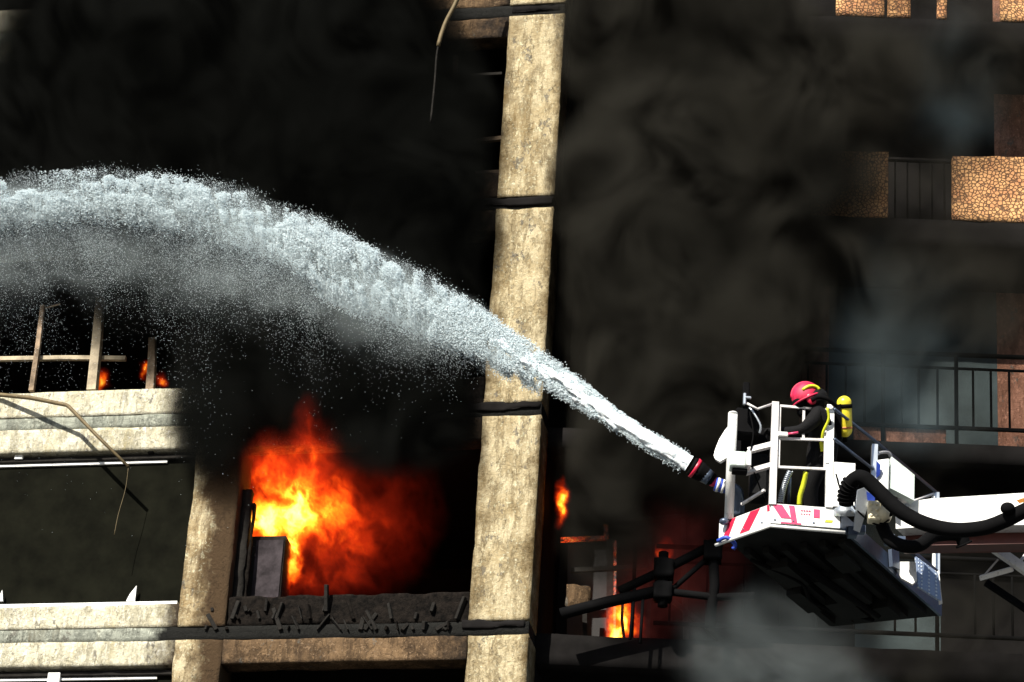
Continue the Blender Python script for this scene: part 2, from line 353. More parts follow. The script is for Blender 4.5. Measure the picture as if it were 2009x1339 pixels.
# charred stubs and peeling pieces along the burnt parapet
for k in range(40):
    x = 405+k*12.5+random.uniform(-6, 6); h = random.choice((.04, .07, .12, .2, .3))*random.uniform(.7, 1.2); a = FL(x, random.choice((1236, 1236, 1215, 1200)), .0+random.uniform(0, .03)); ww = random.uniform(.006, .03)
    fr_ = box('charred_fragment', (-ww, -.015, 0), (ww, .05, h), random.choice(('char_conc', 'char', 'char', 'char')), B, .006)
    fr_.location = tuple(map(float, a)); fr_.rotation_euler = (random.uniform(-.3, .3), random.gauss(0, .45), random.uniform(-.5, .5))
for (x0, y0, x1, y1, m_) in ((905, 1225, 1030, 1222, 'char'), (890, 800, 1062, 795, 'char'), (950, 398, 1086, 393, 'char'), (1003, 18, 1100, 14, 'char')):
    a, b = FL(x0, y0, .012), FL(x1, y1, .012); rough_box('burnt_joint_strip', (a[0], -.008, a[2]-.06), (b[0], .02, a[2]+.065), 'soot', B, .03, .016, 7, x0, .05)
# frame remains in the upper burnt bay beside the column
for (x0, y0, x1, y1, ww, mt) in ((894, 112, 890, 212, .035, 'wood'), (930, 278, 986, 272, .03, 'wood'), (932, 341, 980, 339, .03, 'wood'), (905, 150, 985, 145, .02, 'char')):
    tube('window_frame_remnant', [FL(x0, y0, -.3), FL(x1, y1, -.3)], ww, mt, B, square=True)
# burnt cabinet and door jamb in the fire room
fc = thing('burnt_cabinet', FL.world(FL(520, 1172, -.45)), 'dark burnt cabinet standing in the flames behind the charred parapet', 'cabinet', rot=radians(-12))
cb = FL(520, 1172, -.45)
def relc(p): return np.array(p)-np.array([cb[0], cb[1], cb[2]])
a, b = FL(476, 1168, -.45), FL(561, 1052, -.45)
rough_box('carcass', relc((a[0], .45, a[2]-.6)), relc((b[0], .85, b[2])), M['char'], fc, .06, .008, 5, 2., .01)
mgr = plain('ash_grey_door', (.055, .046, .052), .85, 0, .8, 4, .1)
box('door', relc((a[0]+.12, .43, a[2]-.5)), relc((b[0]-.02, .448, b[2]-.06)), mgr, fc, .004)
bx = thing('burnt_door_jamb', FL.world((FL(470, 1175, -.2)[0], .2, ZB[1]+.1)), 'black charred door jamb beside the stained pillar left of the flames', 'door jamb', rot=radians(-12))
jb = FL(470, 1175, -.2)
rough_box('upright', (-.12, 0, 0), (.02, .16, FL(470, 960, -.2)[2]-ZB[1]-.1), 'char', bx, .06, .02, 7, 3., .03)
rough_box('stop_strip', (.03, .04, 0), (.075, .12, FL(470, 985, -.2)[2]-ZB[1]-.1), 'char_conc', bx, .06, .012, 7, 4., .02)
# scorched timber frame on the upper left parapet
tf = thing('timber_frame', FL.world(FL(185, 766, -.15)), 'scorched timber posts and rail above the upper left parapet', 'timber frame', rot=radians(-12))
o_ = FL(185, 766, -.15)
for (x0, y0, x1, y1, r, mt) in ((62, 768, 84, 600, .035, 'wood'), (181, 768, 197, 585, .065, 'wood_pale'), (295, 768, 299, 665, .055, 'wood')):
    p0, p1 = FL(x0, y0, -.15)-o_, FL(x1, y1, -.15)-o_
    tube('post', [p0, p0*.5+p1*.5+np.array([.01, 0, 0]), p1], [r, r*.95, r*.8], mt, tf, square=True)
tube('rail', [FL(-60, 706, -.25)-o_, FL(130, 703, -.25)-o_, FL(247, 704, -.25)-o_], .03, 'wood_pale', tf, square=True)
tube('brace', [FL(84, 606, -.2)-o_, FL(118, 597, -.2)-o_], .012, 'wood', tf, 6)
# bent rod over the parapet
p = [FL(-70, 768, .04), FL(0, 775, .06), FL(60, 781, .20), FL(130, 795, .34), FL(136, 799, .34), FL(190, 855, .34), FL(252, 916, .34)]
rd = thing('bent_rod', FL.world(p[0]), 'bent rusty rod hanging over the parapet of the left bay', 'rod', rot=radians(-12))
tube('bar', [q-p[0] for q in p], [.03, .03, .03, .028, .028, .026, .022], 'rod', rd, 8)
tube('wire', spline([p[-1]-p[0], FL(246, 960, .3)-p[0], FL(232, 1010, .3)-p[0], FL(224, 1050, .3)-p[0]], 5), .004, 'rod', rd, 5)
# white stick poking out in the spray
s0 = FL(-40, 491, .1); st = thing('pale_stick', FL.world(s0), 'thin pale stick jutting in from the left edge beneath the spray', 'stick', rot=radians(-12))
tube('shaft', [np.zeros(3), FL(50, 487, .1)-s0, FL(108, 484, .1)-s0], [.014, .013, .010], 'wood_pale', st, 6)
# hanging cable at the top
p = spline([FL(x, y, .95) for x, y in ((935, -120), (908, -30), (893, 8), (872, 50), (858, 100), (853, 160), (845, 240))], 6)
cbm = thing('hanging_cable', FL.world(p[0]), 'curved sooty cable hanging down beside the top of the column', 'cable', rot=radians(-12))
tube('sleeve', [q-p[0] for q in p[:24]], .03, 'rod', cbm, 8)
tube('core_wire', [q-p[0] for q in p[20:]], .014, 'char', cbm, 6)

# ------------------------------------------------------------------ balcony building behind the smoke
R = FR.empty('balcony_building')
tag(R, 'smoke-stained balcony building with pebble-clad parapets, on the right', 'building', kind='thing')
SL = [(17.85, 18.28), (20.995, 21.276), (24.316, 24.722), (27.62, 28.03)]
for i, (a, b) in enumerate(SL):
    rough_box('balcony_slab', (-3.2, 0, a), (16.0, 1.3, b), 'soot', R, .15, .004, 9, i*4.+5, .012)  # near-black soot colour also stands in for the smoke's shade on the slabs
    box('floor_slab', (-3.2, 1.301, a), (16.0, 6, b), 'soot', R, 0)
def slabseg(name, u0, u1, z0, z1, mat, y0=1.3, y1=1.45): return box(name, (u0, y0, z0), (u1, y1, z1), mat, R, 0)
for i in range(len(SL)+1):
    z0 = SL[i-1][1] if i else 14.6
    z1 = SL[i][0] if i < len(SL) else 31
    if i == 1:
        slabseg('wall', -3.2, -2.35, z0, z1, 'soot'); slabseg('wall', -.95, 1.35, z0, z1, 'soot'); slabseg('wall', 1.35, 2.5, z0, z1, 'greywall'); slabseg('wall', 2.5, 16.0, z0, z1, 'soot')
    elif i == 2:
        slabseg('wall', -3.2, .55, z0, z1, 'soot'); slabseg('wall', .551, .95, z0, z1, 'salmon'); slabseg('wall', .951, 3.3, z0, z1, 'greywall'); slabseg('wall', 3.301, 16.0, z0, z1, 'salmon')  # grey-green middle segment carries the teal haze in its wall colour
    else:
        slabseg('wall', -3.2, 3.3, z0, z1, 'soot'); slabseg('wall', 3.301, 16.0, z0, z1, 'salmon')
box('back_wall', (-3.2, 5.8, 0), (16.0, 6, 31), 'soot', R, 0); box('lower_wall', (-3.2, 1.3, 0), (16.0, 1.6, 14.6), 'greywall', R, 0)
for (x0, x1, y) in ((1592, 1743, 350), (1867, 2120, 350)):
    a, b = FR(x0, y), FR(x1, y); rough_box('parapet_panel', (a[0], -.02, 24.724), (b[0], .10, 25.775), 'pebble', R, .08, .006, 3, x0, .02)
for (x0, x1) in ((1640, 1735), (1741, 1787), (1838, 1858), (1962, 2120)):
    a, b = FR(x0, 10), FR(x1, 10); rough_box('parapet_panel', (a[0], -.02, 28.035), (b[0], .10, 29.05), 'pebble', R, .08, .006, 3, x0, .02)
a, b = FR(1675, 840, -.12), FR(1856, 840, -.12); box('toe_panel', (a[0], .10, 21.28), (b[0], .2, 21.58), 'salmon', R)
def railing(x0, x1, zt, z2, zb, xs, posts, zs, name='railing'):
    u0, u1 = FR(x0, 760)[0], FR(x1, 760)[0]
    top = tube(name, [(u0, .06, zt), (u1, .06, zt)], .032, 'black', R, 8)
    tube('mid_bar', [(u0, .06, z2), (u1, .06, z2)], .02, 'black', top, 8)
    tube('bottom_bar', [(u0, .06, zb), (u1, .06, zb)], .03, 'black', top, 8)
    for x in xs:
        u = FR(x, 760)[0]; tube('baluster', [(u, .06, zb), (u, .06, z2)], .018, 'black', top, 6)
    for x in posts:
        u = FR(x, 760)[0]; tube('railing_post', [(u, .06, zs), (u, .06, zt)], .03, 'black', top, 6)
railing(1580, 2700, 22.65, 22.44, 21.54, [1585, 1622, 1660, 1697, 1770, 1803, 1840, 1910, 1945, 1981, 2020, 2056, 2130, 2170, 2210, 2250, 2330, 2370, 2410, 2450, 2530, 2570, 2610], [1733, 1877, 2090, 2290, 2490, 2690], 21.28)
railing(1300, 2700, 19.62, 19.40, 18.52, [1330, 1400, 1470, 1540, 1610, 1680, 1758, 1797, 1910, 1945, 1981], [1260, 1838, 2030], 18.285)
uA, uB = FR(1743, 350)[0], FR(1868, 350)[0]
for k in range(5):
    u = uA+.1+(uB-uA-.2)*k/4; tube('gap_baluster', [(u, .08, 24.724), (u, .08, 25.7)], .014, 'char', R, 6)
tube('gap_rail', [(uA, .08, 25.7), (uB, .08, 25.7)], .025, 'char', R, 6)
# burning door frame in the lower balcony opening (jambs and head beam)
df = thing('burning_door_frame', FR.world(FR(1203, 1262, -.9)), 'tall door frame outlined by glowing embers right of the column base', 'door frame', rot=radians(-3))
o_ = FR(1203, 1262, -.9)
for (x0, y0, x1, y1, r, mt, nm) in ((1203, 1262, 1205, 1062, .032, 'ember', 'jamb'), (1100, 1060, 1192, 1056, .028, 'ember', 'head_beam'), (1189, 1056, 1189, 1022, .03, 'ember', 'upper_jamb'), (1196, 1262, 1197, 1060, .045, 'char', 'jamb_back')):
    tube(nm, [FR(x0, y0, -.9)-o_, FR(x1, y1, -.9)-o_], r, mt, df, square=True)
bd = plain('smoked_door_leaf', (.013, .013, .014), .8, 0, .5, 2)
plate('door_leaf', [FR(1112, 1262, -1.0)-o_, FR(1192, 1262, -1.0)-o_, FR(1194, 1070, -1.0)-o_, FR(1114, 1070, -1.0)-o_], .04, bd, df)
# collapsed awning frame
cf = thing('collapsed_awning_frame', FR.world(FR(1300, 1165, .5)), 'black charred awning frame slanting down below the rescue cage', 'awning frame', rot=radians(-3))
o_ = FR(1300, 1165, .5)
for pts_, r, nm in (([(1432, 1052), (1300, 1120), (1215, 1160)], .06, 'rafter'), ([(1300, 1158), (1190, 1182), (1100, 1205)], .075, 'front_bar'), ([(1302, 1085), (1300, 1190)], .07, 'upright'), ([(1398, 1062), (1402, 1150), (1392, 1230)], .07, 'upright'), ([(1300, 1160), (1400, 1172), (1480, 1170)], .05, 'crossbar'), ([(1246, 1145), (1236, 1255)], .022, 'stay'), ([(1262, 1165), (1256, 1262)], .022, 'stay'), ([(1302, 1172), (1400, 1085)], .035, 'diagonal')):
    tube(nm, [FR(x, y, .5)-o_ for x, y in pts_], r, 'black', cf, 8)
for (x, y, s) in ((1302, 1120, .13), (1300, 1162, .12), (1398, 1085, .12), (1430, 1052, .07)):
    q = FR(x, y, .5)-o_; rough_box('bracket', q-s, q+s, 'black', cf, .05, .03, 7, x, .04)
for k, (x0, y0, x1, y1, r) in enumerate(((1150, 1150, 1148, 1265, .03), (1222, 1170, 1226, 1265, .02), (1275, 1050, 1270, 1265, .03), (1340, 1020, 1346, 1265, .035), (1120, 1120, 1350, 1108, .03), (1180, 1025, 1360, 1012, .025), (1320, 1180, 1420, 1262, .03))):
    tube('charred_batten', [FR(x0, y0, -.5), FR(.5*(x0+x1)+random.uniform(-4, 4), .5*(y0+y1), -.5), FR(x1, y1, -.5)], r, 'char', R, square=True)
sp = FR(1160, 1190, .2)
rough_box('scorched_sill', (FR(1110, 1180)[0], -.05, FR(1130, 1178)[2]-.12), (FR(1160, 1180)[0], .12, FR(1130, 1150)[2]), 'conc_bayB', R, .05, .03, 8, 3., .05)

# ------------------------------------------------------------------ rescue cage
A0 = at(1512, 1000, 32.4); ZF = A0[2]
cage = thing('rescue_cage', A0, 'white aerial ladder rescue cage with red striped edge, on the right', 'rescue cage')
PA, PB, PD, PF, PE = [np.array(v) for v in ((0, 0, 0), (.68, .02, 0), (1.96, 2.05, 0), (.89, 2.52, 0), (-.39, .49, 0))]
def on(P, Q, x, y, off=0.0):                     # the point of the upright plane through P and Q that stands behind pixel x, y
    d = (Q-P)/np.linalg.norm(Q-P); n = np.array([-d[1], d[0], 0]); W = A0+P+n*off; r = ray(x, y); t = ((W-CAM)@n)/(r@n)
    return CAM+r*t-A0
gA = lambda x, y, off=0.0: on(PA, PB, x, y, off)
gE = lambda x, y, off=0.0: on(PE, PA, x, y, off)
gD = lambda x, y, off=0.0: on(PB, PD, x, y, off)
ca = lambda x, y, d: at(x, y, d)-A0
def upright(pts, d0, yaw=0.0):                   # pixels laid on an upright plane d0 away, turned by yaw
    P = ca(pts[0][0], pts[0][1], d0); Q = P+np.array([cos(radians(yaw)), sin(radians(yaw)), 0]); return [on(P, Q, x, y) for x, y in pts]
def poly_slab(name, pts, z0, z1, mat, parent):
    bm = bmesh.new(); lo = [bm.verts.new((p[0], p[1], z0)) for p in pts]; hi = [bm.verts.new((p[0], p[1], z1)) for p in pts]; k = len(pts)
    bm.faces.new(lo[::-1]); bm.faces.new(hi)
    for i in range(k): bm.faces.new((lo[i], lo[(i+1) % k], hi[(i+1) % k], hi[i]))
    return from_bm(name, bm, mat, parent)
fl = poly_slab('floor', [PA+[0, .02, 0], PB+[-.02, .02, 0], PD, PF, PE+[.03, 0, 0]], -.13, -.06, 'darkfloor', cage)
ax = (PD-PB)/np.linalg.norm(PD-PB)
for k in range(6):
    s = PE+(PB-PE)*(k+.5)/6+ax*.25; e = s+ax*1.95; tube('floor_rib', [s+[0, 0, -.17], e+[0, 0, -.17]], .035, 'darkfloor', fl, square=True)
for k, (u_, v_, w_, h_, l_) in enumerate(((.25, .5, .12, .10, .5), (.55, .9, .16, .12, .7), (.8, .4, .10, .09, .4), (.4, 1.5, .14, .11, .45), (.7, 1.7, .1, .13, .3), (.12, 1.2, .08, .08, .5))):
    o_ = PE+(PB-PE)*u_+ax*v_; pp = np.array([-ax[1], ax[0], 0]); plate('underside_box', [o_+[0, 0, -.22]+pp*w_, o_+ax*l_+[0, 0, -.22]+pp*w_, o_+ax*l_+[0, 0, -.22]-pp*w_, o_+[0, 0, -.22]-pp*w_], h_, 'darkfloor', fl)
tube('hydraulic_ram', [PE+(PB-PE)*.5+ax*.4+[0, 0, -.3], PE+(PB-PE)*.62+ax*1.9+[0, 0, -.28]], [.05, .035], 'black', fl, 12)
tube('underside_pipe', spline([PE+(PB-PE)*.1+ax*.3+[0, 0, -.24], PE+(PB-PE)*.3+ax*.9+[0, 0, -.27], PE+(PB-PE)*.2+ax*1.5+[0, 0, -.25], PE+(PB-PE)*.5+ax*2.1+[0, 0, -.24]], 6), .02, 'black', fl, 8)
def kick(P, Q, z0, z1, mat, name='kick_plate', off=0.0, th=.03):
    d = (Q-P)/np.linalg.norm(Q-P); n = np.array([d[1], -d[0], 0])*off
    return plate(name, [P+n+[0, 0, z0], Q+n+[0, 0, z0], Q+n+[0, 0, z1], P+n+[0, 0, z1]], th, mat, cage)
kEA = kick(PE+np.array([-.06, .03, 0]), PA, -.16, .05, 'white_metal'); kAB = kick(PA, PB, -.15, .06, 'white_metal')
kick(PB, PD, -.14, .03, 'steel'); kick(PD, PF, -.125, .05, 'darkfloor'); kick(PF, PE, -.125, .05, 'darkfloor')
tube('edge_lip', [PE+[-.1, .02, -.19], PA+[0, -.03, -.19], PB+[.05, -.03, -.2]], .018, 'white_metal', cage, 6)
def stripe(parent, P, Q, u0, u1, sl, mat, z0=-.15, z1=.045):
    d = (Q-P)/np.linalg.norm(Q-P); n = np.array([d[1], -d[0], 0])*.019
    return plate('stripe', [P+d*u0+n+[0, 0, z0], P+d*u1+n+[0, 0, z0], P+d*(u1+sl)+n+[0, 0, z1], P+d*(u0+sl)+n+[0, 0, z1]], .004, mat, parent)
Ls = np.linalg.norm(PA-PE)+.06; Q0 = PE+np.array([-.06, .03, 0])
stripe(kEA, Q0, PA, .05, .13, .10, 'red'); stripe(kEA, Q0, PA, .29, .42, .14, 'red'); stripe(kEA, Q0, PA, .66, .69, -.005, 'red', -.02, .045)
stripe(kAB, PA, PB, .10, .20, -.09, 'pink', -.09, .05); stripe(kAB, PA, PB, .205, .26, -.03, 'pink', -.13, .05)
stripe(kAB, PA, PB, .42, .48, 0, 'pink', -.06, .03); stripe(kAB, PA, PB, .10, .30, 0, 'pink', -.148, -.132); stripe(kAB, PA, PB, .53, .60, .01, 'hiviz', -.10, -.075)
for k in range(4): stripe(kAB, PA, PB, .295+.025*k, .313+.025*k, 0, 'pink', -.0, .012); stripe(kAB, PA, PB, .295+.025*k, .310+.025*k, 0, 'pink', -.035, -.025)
# posts and gate
pE0, pE1 = ca(1430, 1018, 32.78), ca(1438, 812, 32.78)
pst = tube('corner_post', [pE0, pE1], .047, 'white_metal', cage, 16); ellipsoid('post_cap', pE1, (.048, .048, .02), 'white_metal', pst)
tube('corner_post', [gA(1515, 992), gA(1521, 791)], .034, 'gate_white', cage, square=True)
tube('corner_post', [gA(1626, 998), gA(1629, 797)], .036, 'white_metal', cage, square=True)
gt = tube('gate', [gA(1530, 797), gA(1620, 805)], .012, 'gate_white', cage, square=True)
for pts_ in ([(1530, 797), (1527, 918)], [(1620, 805), (1618, 920)], [(1526, 917), (1620, 921)], [(1529, 861), (1619, 864)], [(1577, 801), (1576, 862)]):
    tube('gate_bar', [gA(x, y, .004) for x, y in pts_], .012, 'gate_white', gt, square=True)
q = gA(1536, 853, -.03); box('latch', q+[-.05, -.02, -.025], q+[.05, .02, .025], 'white_metal', gt)
tube('latch_handle', [gA(1546, 852, -.04), gA(1566, 849, -.05)], .012, 'pink', gt, 8)
for y in (822, 838, 908): box('hinge', gA(1623, y, -.03)-.018, gA(1623, y, -.03)+.018, 'white_metal', gt)
# short side towards the water cannon
tube('top_rail', [ca(1466, 792, 32.75), ca(1486, 803, 32.7), gA(1518, 792)], .012, 'gate_white', cage, 8)
for (x0, y0, x1, y1, r) in ((1468, 885, 1515, 873, .026), (1462, 928, 1515, 913, .024), (1455, 990, 1500, 962, .012)):
    tube('side_rail', [ca(x0, y0, 32.75), gE(x1, y1)], r, 'gate_white', cage, square=True)
# control box, lamp shield, work light
q = ca(1453, 905, 32.55)
cbx = box('control_box', q+[-.105, -.06, -.08], q+[.05, .10, .08], 'mint', cage, .01); box('box_lid', q+[.053, -.065, -.07], q+[.10, .09, .09], 'white_metal', cbx, .006); box('box_foot', q+[-.08, -.02, -.12], q+[.07, .08, -.083], 'black', cbx)
pts_ = [(1434, 834), (1424, 845), (1412, 864), (1404, 884), (1401, 896), (1404, 903), (1413, 908), (1425, 901), (1436, 893)]
plate('lamp_shield', upright(pts_, 32.95, -15), .05, 'white_metal', cage)
wl = box('work_light', ca(1464, 776, 32.9)+[-.035, -.04, -.13], ca(1464, 776, 32.9)+[.03, .05, .13], 'black', cage, .01)
q = ca(1466, 776, 32.85); box('lens', q+[-.02, -.03, -.045], q+[.04, .01, -.02], 'alu', wl); box('light_bracket', q+[-.04, -.02, -.11], q+[-.01, .01, .02], 'alu', wl)
q = ca(1464, 825, 33.0); box('control_console', q+[-.11, -.05, -.17], q+[.13, .14, .12], 'black', cage, .02)
tube('handle_bar', spline([ca(1470, 800, 32.8), ca(1480, 812, 32.75), ca(1492, 835, 32.7), ca(1490, 850, 32.7)], 4), .01, 'alu', cage, 6)
q = ca(1490, 930, 33.1); box('equipment_bag', q+[-.10, -.08, -.28], q+[.09, .14, .20], 'jacket', cage, .03)
q = ca(1478, 870, 33.25); box('pump_housing', q+[-.16, -.06, -.14], q+[.16, .16, .16], 'black', cage, .03)
tube('signal_cable', spline([ca(1470, 805, 32.85), ca(1478, 850, 32.75), ca(1472, 900, 32.7), ca(1490, 955, 32.7), ca(1500, 985, 32.7)], 6), .008, 'black', cage, 6)
tube('signal_cable', spline([ca(1640, 930, 32.5), ca(1652, 965, 32.45), ca(1690, 1010, 32.3), ca(1722, 1030, 32.15), ca(1745, 1020, 32.1)], 6), .009, 'black', cage, 6)
for u_ in (.06, .33, .62): ellipsoid('bolt', PA+(PB-PA)*u_+np.array([0, -.02, -.115]), (.011, .006, .011), 'steel', kAB, seg=8)
for u_ in (.12, .5, .86): ellipsoid('bolt', Q0+(PA-Q0)*u_+np.array([-.015, -.015, -.12]), (.011, .008, .011), 'steel', kEA, seg=8)
# things hanging inside: coiled cord, blue tube, yellow strap
cpts = []
for k in range(140):
    t = k/139; b = ca(1550-18*t-3*sin(t*3), 925+62*t, 32.62); a = t*2*pi*17; cpts.append(b+np.array([cos(a)*.026, sin(a)*.026, 0]))
tube('coiled_cord', cpts, .008, 'alu', cage, 5)
tube('drain_tube', [ca(1550, 925, 32.65), ca(1548, 988, 32.65)], .018, 'steel', cage, 8)
# plate and pedestal on the boom side
plate('side_panel', upright([(1637, 908), (1678, 911), (1676, 998), (1634, 994)], 32.62, -8), .03, 'white_metal', cage)
tube('pedestal', [ca(1660, 1012, 32.45), ca(1660, 1000, 32.45), ca(1661, 985, 32.45), ca(1664, 940, 32.45)], [.14, .135, .075, .06], 'alu', cage, 18)
tube('far_rail', [gD(1637, 803), gD(1720, 868), gD(1838, 967)], .017, 'steel', cage, 8)
tube('far_rail', [gD(1637, 862), gD(1718, 925)], .017, 'steel', cage, 8)
tube('far_post', [gD(1716, 874), gD(1714, 945)], .03, 'alu', cage, square=True)
tube('grab_bar', spline([gD(1718, 893), gD(1728, 888), gD(1742, 888), gD(1748, 896)], 4), .018, 'gate_white', cage, 8)
tube('far_post', [gD(1837, 968), gD(1838, 1060), gD(1838, 1128)], .028, 'alu', cage, square=True)
tube('far_post', [gD(1831, 975), gD(1832, 1125)], .016, 'white_metal', cage, square=True)
tube('rail_strut', [gD(1790, 984), gD(1832, 969)], .014, 'gate_white', cage, 6)
kp = plate('tread_plate', upright([(1796, 1093), (1838, 1124), (1846, 1181), (1800, 1152)], 33.55, 25), .03, 'tread', cage)
plate('plate_edge', upright([(1836, 1124), (1842, 1120), (1849, 1184), (1842, 1187)], 33.62, -10), .02, 'white_metal', kp)
tube('plate_beam', [gD(1772, 1068, -.03), gD(1838, 1124, -.03)], .022, 'steel', kp, square=True)
plate('fender', upright([(1754, 1112), (1766, 1104), (1796, 1104), (1799, 1140), (1790, 1148), (1768, 1136)], 33.35, -5), .04, 'white_metal', cage)
plate('fender_bracket', [gD(1746, 1078, -.04), gD(1760, 1080, -.04), gD(1762, 1118, -.04), gD(1748, 1112, -.04)], .04, 'steel', cage)
# equipment locker with round lamp, cream junction box, blue steel bracket
lk = plate('locker', upright([(1746, 900), (1791, 936), (1790, 986), (1744, 962)], 33.1, 12), .10, 'mint', cage)
plate('locker_side', upright([(1722, 905), (1744, 902), (1743, 962), (1722, 945)], 33.05, -20), .04, 'white_metal', lk)
plate('blue_bag', [ca(1720, 905, 32.93), ca(1727, 912, 32.93), ca(1726, 932, 32.93), ca(1719, 938, 32.93)], .04, 'blue', cage)
q = ca(1773, 977, 33.02); lmp = ellipsoid('round_lamp', q, (.06, .05, .06), 'gate_white', cage); ellipsoid('lamp_glass', q+[-.005, -.045, 0], (.035, .02, .035), 'steel', lmp)
q = ca(1727, 1006, 32.2); jb_ = box('junction_box', q+[-.12, -.06, -.10], q+[-.0, .08, .10], 'cream', cage, .012)
for dx in (-.095, -.04):
    for dz in (-.06, .0, .06): ellipsoid('bolt', q+[dx, -.062, dz], (.018, .012, .018), 'cream', jb_, seg=12)
tube('box_flange', [q+[.01, 0, -.0], q+[.10, -.02, -.03]], [.10, .075], 'cream', jb_, 14); ellipsoid('flange_hole', q+[.085, -.06, -.03], (.035, .03, .035), 'black', jb_, seg=14)
plate('steel_bracket', [ca(1682, 962, 32.35), ca(1702, 955, 32.35), ca(1712, 975, 32.35), ca(1700, 1000, 32.35), ca(1686, 1045, 32.35), ca(1674, 1040, 32.35)], .05, 'alu', cage)
plate('steel_bracket', [ca(1700, 965, 32.3), ca(1716, 972, 32.3), ca(1716, 985, 32.3), ca(1702, 982, 32.3)], .04, 'blue', cage)
for (x, y, s) in ((1672, 1045, .05), (1690, 1040, .04), (1745, 1060, .05), (1768, 1062, .04)): box('mount_block', ca(x, y, 32.5)-s, ca(x, y, 32.5)+s, 'steel', cage)
tube('blue_strap', spline([ca(1408, 1062, 32.7), ca(1425, 1055, 32.65), ca(1442, 1068, 32.65), ca(1438, 1078, 32.65)], 4), .022, 'blue', cage, 6)
ellipsoid('end_buffer', ca(1421, 1024, 32.75), (.05, .05, .035), 'steel', cage)
# water cannon
nz = thing('water_cannon', at(1440, 985, 33.0), 'black and red water cannon nozzle at the front of the rescue cage', 'water cannon')
n0 = at(1440, 985, 33.0); c3 = lambda x, y, d=33.0: at(x, y, d)-n0
tube('barrel', [c3(1366, 921), c3(1374, 926), c3(1386, 934), c3(1400, 943)], [.10, .098, .078, .062], 'black', nz, 18)
tube('red_ring', [c3(1361, 917.5), c3(1366.5, 921.2)], [.108, .106], 'red', nz, 18); tube('tip_ring', [c3(1356, 914.5), c3(1361, 917.5)], [.095, .104], 'black', nz, 18)
tube('grey_sleeve', [c3(1381, 931), c3(1393, 939)], [.084, .075], 'steel', nz, 16)
ellipsoid('red_joint', c3(1399, 945), (.055, .05, .055), 'red', nz)
tube('blue_swivel', [c3(1403, 950), c3(1428, 957)], [.07, .065], 'blue', nz, 14)
tube('white_clamp', [c3(1406, 951), c3(1411, 952.5)], .073, 'white_metal', nz, 14); tube('white_clamp', [c3(1416, 954), c3(1421, 955.5)], .071, 'white_metal', nz, 14)
tube('elbow_pipe', spline([c3(1428, 957), c3(1445, 962), c3(1450, 980), c3(1450, 1012)], 5), .055, 'steel', nz, 12)
# ladder boom
b0 = at(1770, 1020, 33.3); bm_ = thing('ladder_boom', b0, 'white ladder boom running from the cage out of frame at right', 'ladder boom')
bb = lambda x, y, d: at(x, y, d)-b0
bl, br = at(1768, 1020, 33.2)-A0, at(3000, 960, 29.9)-A0; br[2] = bl[2]
plate('box_beam', [on(bl, br, x, y)+A0-b0 for x, y in ((1768, 1000), (1838, 990), (2140, 972), (3000, 921), (3000, 1025), (2140, 1040), (1838, 1044), (1770, 1049))], .30, 'white_metal', bm_)
plate('underside_plate', [bb(1776, 1050, 33.15), bb(3000, 1026, 29.8), bb(3000, 1047, 29.9), bb(1780, 1066, 33.3)], .26, 'brown', bm_)
plate('amber_marker', [bb(1994, 982, 32.35), bb(2012, 976, 32.35), bb(2012, 984, 32.35), bb(2000, 988, 32.35)], .03, plain('amber_plastic', (.6, .25, .05), .4), bm_)
lad = tube('ladder_rail', [bb(1934, 1064, 33), bb(3014, 1819, 31.0)], .042, 'white_metal', bm_, square=True)
tube('ladder_rail', [bb(1975, 1030, 33.4), bb(3050, 1780, 31.4)], .035, 'white_metal', bm_, square=True)
for k in range(28):
    t = .12+k*.17; p0 = bb(1934+216*t, 1064+151*t, 33-.4*t); p1 = bb(1934+216*t+32, 1064+151*t-40, 33.35-.4*t); tube('rung', [p0, p1], .016, 'gate_white', bm_, 8)
plate('support_arm', [bb(1922, 1130, 33), bb(1985, 1112, 32.9), bb(1988, 1121, 32.9), bb(1924, 1139, 33)], .08, 'white_metal', bm_)
tube('support_stay', [bb(1932, 1128, 33), bb(1958, 1098, 32.95)], .010, 'gate_white', bm_, 6)
tube('lower_rail', [bb(1934, 1143, 33.2), bb(1990, 1180, 33.1), bb(3000, 1870, 31.2)], .03, 'black', bm_, square=True)
# black supply hose
hp = spline([at(1660, 990, 32.2), at(1662, 962, 32.15), at(1676, 941, 32.1), at(1694, 938, 32.05), at(1720, 960, 32.0), at(1760, 998, 31.9), at(1810, 1026, 31.8), at(1870, 1040, 31.7), at(1930, 1036, 31.6), at(1975, 1020, 31.5), at(2030, 996, 31.4), at(2150, 975, 31.1), at(2500, 960, 30.2), at(3000, 935, 28.9)], 8)
hs = thing('supply_hose', hp[0], 'thick black hose looping in front of the white ladder boom', 'hose')
tube('hose', [p-hp[0] for p in hp], .073, 'black', hs, 16)
for k in range(6): p0, p1 = hp[2+2*k]-hp[0], hp[3+2*k]-hp[0]; tube('corrugation', [p0*.7+p1*.3, p0*.3+p1*.7], .091, 'black', hs, 16)
q = hp[-14]-hp[0]+np.array([-.02, 0, .09]); ellipsoid('hose_clamp', at(1977, 998, 31.42)-hp[0], (.07, .06, .06), 'black', hs)
h2 = spline([at(1730, 1030, 32.3), at(1745, 1058, 32.2), at(1775, 1072, 32.1), at(1805, 1070, 32.1), at(1832, 1052, 32.3), at(1880, 1050, 32.4), at(1892, 1070, 32.4)], 6)
hs2 = thing('slack_hose', h2[0], 'black slack hose drooping under the boom beside the tread plate', 'hose'); tube('hose', [p-h2[0] for p in h2], .065, 'black', hs2, 12)
tube('coupling', [h2[-2]-h2[0], h2[-1]-h2[0]], .085, 'black', hs2, 12)

